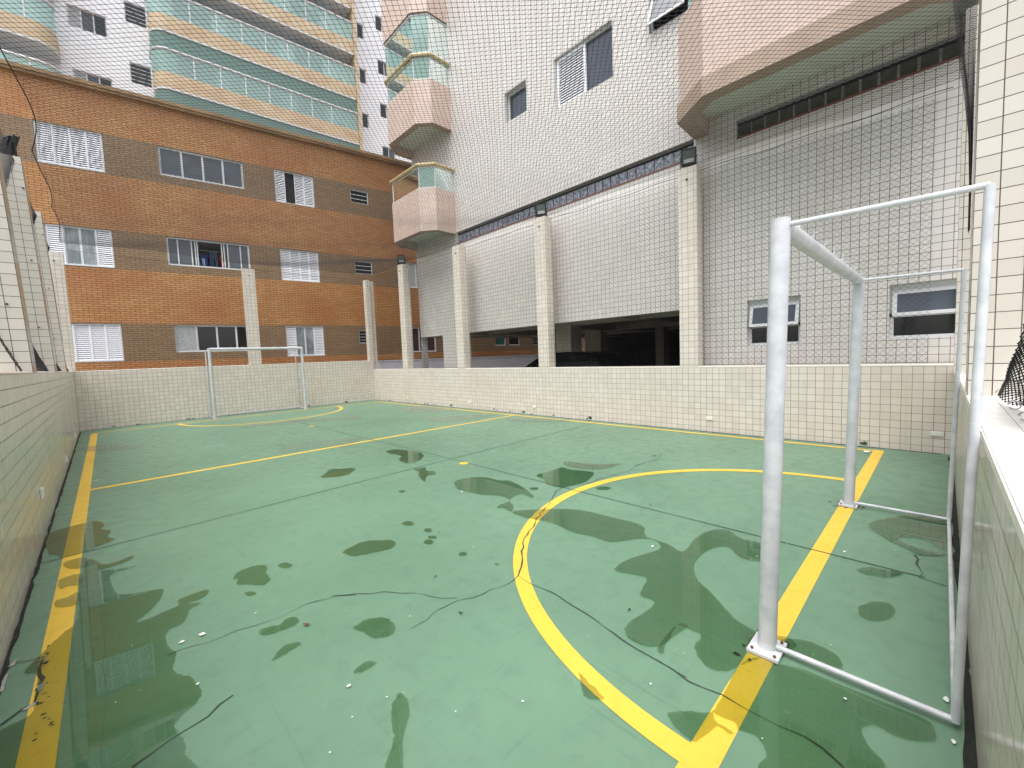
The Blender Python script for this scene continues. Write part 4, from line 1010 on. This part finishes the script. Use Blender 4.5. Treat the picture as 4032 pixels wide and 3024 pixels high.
# ------------------------------------------------------------------ white and tan tower behind
frT = Frame((5, 30, 0), -4); BD = 1.5
tw = thing('tower_block', (8, 36, 0), 'tall white tower with rounded tan balconies and green glass', 'building')
P5 = 3.05
ht = []
def sc(s): return CAM.x * 0 + (s + 4.2) * 1.052 - 4.2
KZ = 1.05
def zz(z): return 1.55 + (z - 1.55) * KZ
for k in (-1, 0, 1, 2, 3):
    ht += [(sc(-4.56), sc(-3.14), zz(15.5 + k * P5), zz(16.52 + k * P5), .2)]
    ht += [(sc(-2.40), sc(-1.54), zz(13.6 + k * P5 + .02), zz(14.67 + k * P5), .2)]
    ht += [(sc(9.95), sc(10.42), zz(15.2 + k * P5), zz(16.2 + k * P5), .2), (sc(11.35), sc(12.35), zz(16.35 + k * P5), zz(17.35 + k * P5), .2)]
frW = Frame(tuple(frT((0, -BD, 0))), -4)
TOP = 32
wb = MB(frW); ht = [h for h in ht if 9 < h[2] and h[3] < TOP - 1]
wall_holes(wb, -16, 26, 0, TOP, ht, .2)
wb.box((-16, -14, 0), (26, -.25, TOP - .1)); wb.build('tower_wall', 'white_tower', tw)
for h in ht:
    if h[1] - h[0] < .6 or h[0] < -3 or h[0] > 11:
        window(tw, frW, h[0], h[1], h[2], h[3], 'cgb' if h[0] < -3 else ('b' if h[1] - h[0] < .6 else 'bg'), d=-.1, fwid=.04)
    else: louver(tw, frW, h[0], h[1], h[2], h[3], 5)
def rounded_plan(s0, s1, depth, r, close=True):
    pts = [(s0, -depth + .0)]
    for k in range(0, 10): 
        t = k / 9 * math.pi / 2; pts.append((s0 + r - r * math.cos(t), -r + r * math.sin(t)))
    pts += [(s1, 0), (s1, -depth)]; return pts
def tower_balcony(s0, s1, z, style, mirror=False):
    r = .75; pl = rounded_plan(s0, s1, BD, r)
    if mirror: pl = [(s0 + s1 - x, y) for x, y in pl][::-1]
    b = MB(frT, vo=z); b.prism(pl, z, z + .82, 0, mcap=1); o = b.build('balcony', ['stone', 'soffit_grey'], tw)
    e = MB(frT); pe = [(x, y + .03) for x, y in pl[:-1]]; 
    e.prism(pl, z - .10, z - .003, 0); e.build('slab_edge', 'white_alu' if style == 'g' else 'soffit_grey', o)
    gpl = [(x, y - .06) for x, y in pl[1:-1]]; gpl = [pl[0]] + gpl
    g = MB(frT)
    for a, c in zip(gpl[:-1], gpl[1:]): g.face([(a[0], a[1], z + .82), (c[0], c[1], z + .82), (c[0], c[1], z + 2.02), (a[0], a[1], z + 2.02)])
    g.build('glass_panel', 'gglass', o)
    ra = MB(frT); ra.tube([(x, y, z + 2.06) for x, y in gpl], .065, 6); ra.build('handrail', 'white_alu', o)
    n = int((s1 - s0) / 1.25)
    for k in range(1, n):
        ps = MB(frT); ps.box((s0 + .6 + k * 1.25 - .03, -.10, z + .82), (s0 + .6 + k * 1.25 + .03, -.05, z + 2.02)); ps.build('rail_post', 'white_alu', o)
    if style == 'g':
        g2 = MB(frT)
        for a, c in zip(gpl[:-1], gpl[1:]): g2.face([(a[0], a[1], z + 2.1), (c[0], c[1], z + 2.1), (c[0], c[1], z + P5 - .10), (a[0], a[1], z + P5 - .10)])
        g2.build('glass_panel', 'gglass_up', o)
    dk = MB(frT)
    for a, c, m in ((s0 + 1.2, s0 + 3.0, 0), (s0 + 3.8, s0 + 6.6, 1), (s0 + 7.6, s0 + 9.4, 0)):
        if c < s1: dk.box((a, -BD, z + .82), (c, -BD + .04, z + 2.75), m)
    dk.build('glass_door', ['glass_blue', 'curtain'], o)
for k in range(-2, 5):
    z = 17.0 + k * P5
    tower_balcony(-1.37, 9.75, z, 'g' if k in (-1, 0) else 'o')
    tower_balcony(-14, -4.97, z + .42, 'o', mirror=True)
q = MB(frT); q.box((9.78, -BD, 5), (10.0, .05, TOP)); q.build('end_fin', 'stone', tw)

def air_con(s, z, label):
    t = thing('air_conditioner', frT((s, -.75, z)), label, 'air conditioner', 'air conditioners on the tower balconies')
    b = MB(frT); b.box((s - .42, -.95, z), (s + .42, -.6, z + .62)); b.build('casing', 'cover', t)
    g = MB(frT); n = 20; cz = z + .31
    g.face([(s - .1 + .25 * math.cos(2 * math.pi * k / n), -.592, cz + .25 * math.sin(2 * math.pi * k / n)) for k in range(n)], 0)
    for rr in (.08, .16, .24):
        g.tube([(s - .1 + rr * math.cos(2 * math.pi * k / n), -.585, cz + rr * math.sin(2 * math.pi * k / n)) for k in range(n + 1)], .008, 5, 1)
    g.build('fan_grille', ['dark', 'soffit_grey'], t)
air_con(8.9, 17.0 + .83, 'grey fan unit at the right end of the lower tower balcony')
air_con(8.95, 17.0 + P5 + .83, 'grey fan unit at the right end of the upper tower balcony')

# ------------------------------------------------------------------ parked car in the garage
def car():
    t = thing('parked_car', (11.4, 8.6, 0), 'black car parked in the dark garage behind the tiled wall', 'car')
    X0, X1 = 10.55, 12.25
    prof = [(6.55, .35), (6.50, .75), (6.55, 1.02), (6.72, 1.10), (7.02, 1.48), (7.25, 1.555), (8.0, 1.60), (8.6, 1.585), (9.05, 1.53), (9.75, 1.13), (10.7, 1.0), (10.85, .85), (10.88, .4), (10.7, .28), (6.7, .28)]
    def ins(z): return .0 if z < 1.05 else (z - 1.05) * .35
    b = MB(); n = len(prof)
    L = [(X0 + ins(z), y, z) for y, z in prof]; Rr = [(X1 - ins(z), y, z) for y, z in prof]
    for i in range(n):
        j = (i + 1) % n; b.face([L[i], L[j], Rr[j], Rr[i]])
    low = [0, 1, 2, 3, 9, 10, 11, 12, 13, 14]
    for S in (L, Rr):
        b.face([S[i] for i in low]); b.face([S[i] for i in (3, 4, 5, 6, 7, 8, 9)])
    b.build('body', 'car', t)
    for x, sg in ((X0, -1), (X1, 1)):
        g = MB(); 
        for ya, yb in ((7.0, 8.05), (8.12, 9.2)):
            zt = 1.50; 
            p = [(ya + .12, 1.12), (yb - .02, 1.12), (min(yb - .02, 9.05), zt - (.06 if yb > 9 else 0)), (ya + .28 if ya < 7.5 else ya + .05, zt)]
            g.face([(x - sg * (ins(z)) + sg * .006, y, z) for y, z in p])
        g.build('side_window', 'car_glass', t)
    g = MB(); g.face([(X0 + .2, 9.72, 1.165), (X1 - .2, 9.72, 1.165), (X1 - .27, 9.12, 1.515), (X0 + .27, 9.12, 1.515)]); g.build('windscreen', 'car_glass', t)
    g = MB(); g.face([(X0 + .2, 6.74, 1.145), (X1 - .2, 6.74, 1.145), (X1 - .27, 6.99, 1.47), (X0 + .27, 6.99, 1.47)]); g.build('rear_window', 'car_glass', t)
    for y in (7.3, 9.95):
        for x in (X0 + .1, X1 - .1):
            w = MB(); w.tube([(x - .11, y, .31), (x + .11, y, .31)], .31, 20); o = w.build('wheel', 'rubber', t)
            r = MB(); r.tube([(x - .115, y, .31), (x + .115, y, .31)], .19, 14); r.build('rim', 'steel', o)
    a = MB(); a.tube([(11.4, 8.3, 1.59), (11.4, 8.22, 1.75)], .006, 6); a.build('aerial', 'black', t)
    for x in (X0 - .08, X1 + .08):
        m = MB(); m.box((x - .09, 9.2, 1.08), (x + .09, 9.3, 1.22)); m.build('wing_mirror', 'car', t)
car()

# ------------------------------------------------------------------ light
wd = bpy.data.worlds.new('World'); scene.world = wd; wd.use_nodes = True
nt = wd.node_tree; bg = nt.nodes['Background']
sky = nt.nodes.new('ShaderNodeTexSky'); sky.sky_type = 'NISHITA'; sky.sun_disc = False
EL, AZ = 70, -112     # overcast light, brightest from the upper left
sky.sun_elevation = R(EL); sky.sun_rotation = R(AZ); sky.dust_density = 3; sky.air_density = 1.2
hs = nt.nodes.new('ShaderNodeHueSaturation'); hs.inputs['Saturation'].default_value = .3
nt.links.new(sky.outputs[0], hs.inputs['Color']); nt.links.new(hs.outputs[0], bg.inputs['Color']); bg.inputs['Strength'].default_value = .15
sl = bpy.data.lights.new('sun', 'SUN'); sl.energy = 1.3; sl.angle = R(60); sl.color = (1, .97, .93)
so = bpy.data.objects.new('sun', sl); COL.objects.link(so)
# sky sun_rotation is measured from +Y clockwise seen from above
a = R(AZ); dirv = Vector((math.sin(a) * math.cos(R(EL)), math.cos(a) * math.cos(R(EL)), math.sin(R(EL))))
so.rotation_euler = dirv.to_track_quat('Z', 'Y').to_euler()
scene.view_settings.view_transform = 'Standard'; scene.view_settings.look = 'None'; scene.view_settings.exposure = 1.03; scene.view_settings.gamma = 1
scene.cycles.max_bounces = 8; scene.cycles.diffuse_bounces = 4; scene.cycles.glossy_bounces = 4; scene.cycles.transparent_max_bounces = 24
scene.cycles.use_denoising = True; scene.cycles.denoiser = 'OPENIMAGEDENOISE'; scene.cycles.denoising_input_passes = 'RGB_ALBEDO_NORMAL'; scene.cycles.denoising_prefilter = 'ACCURATE'
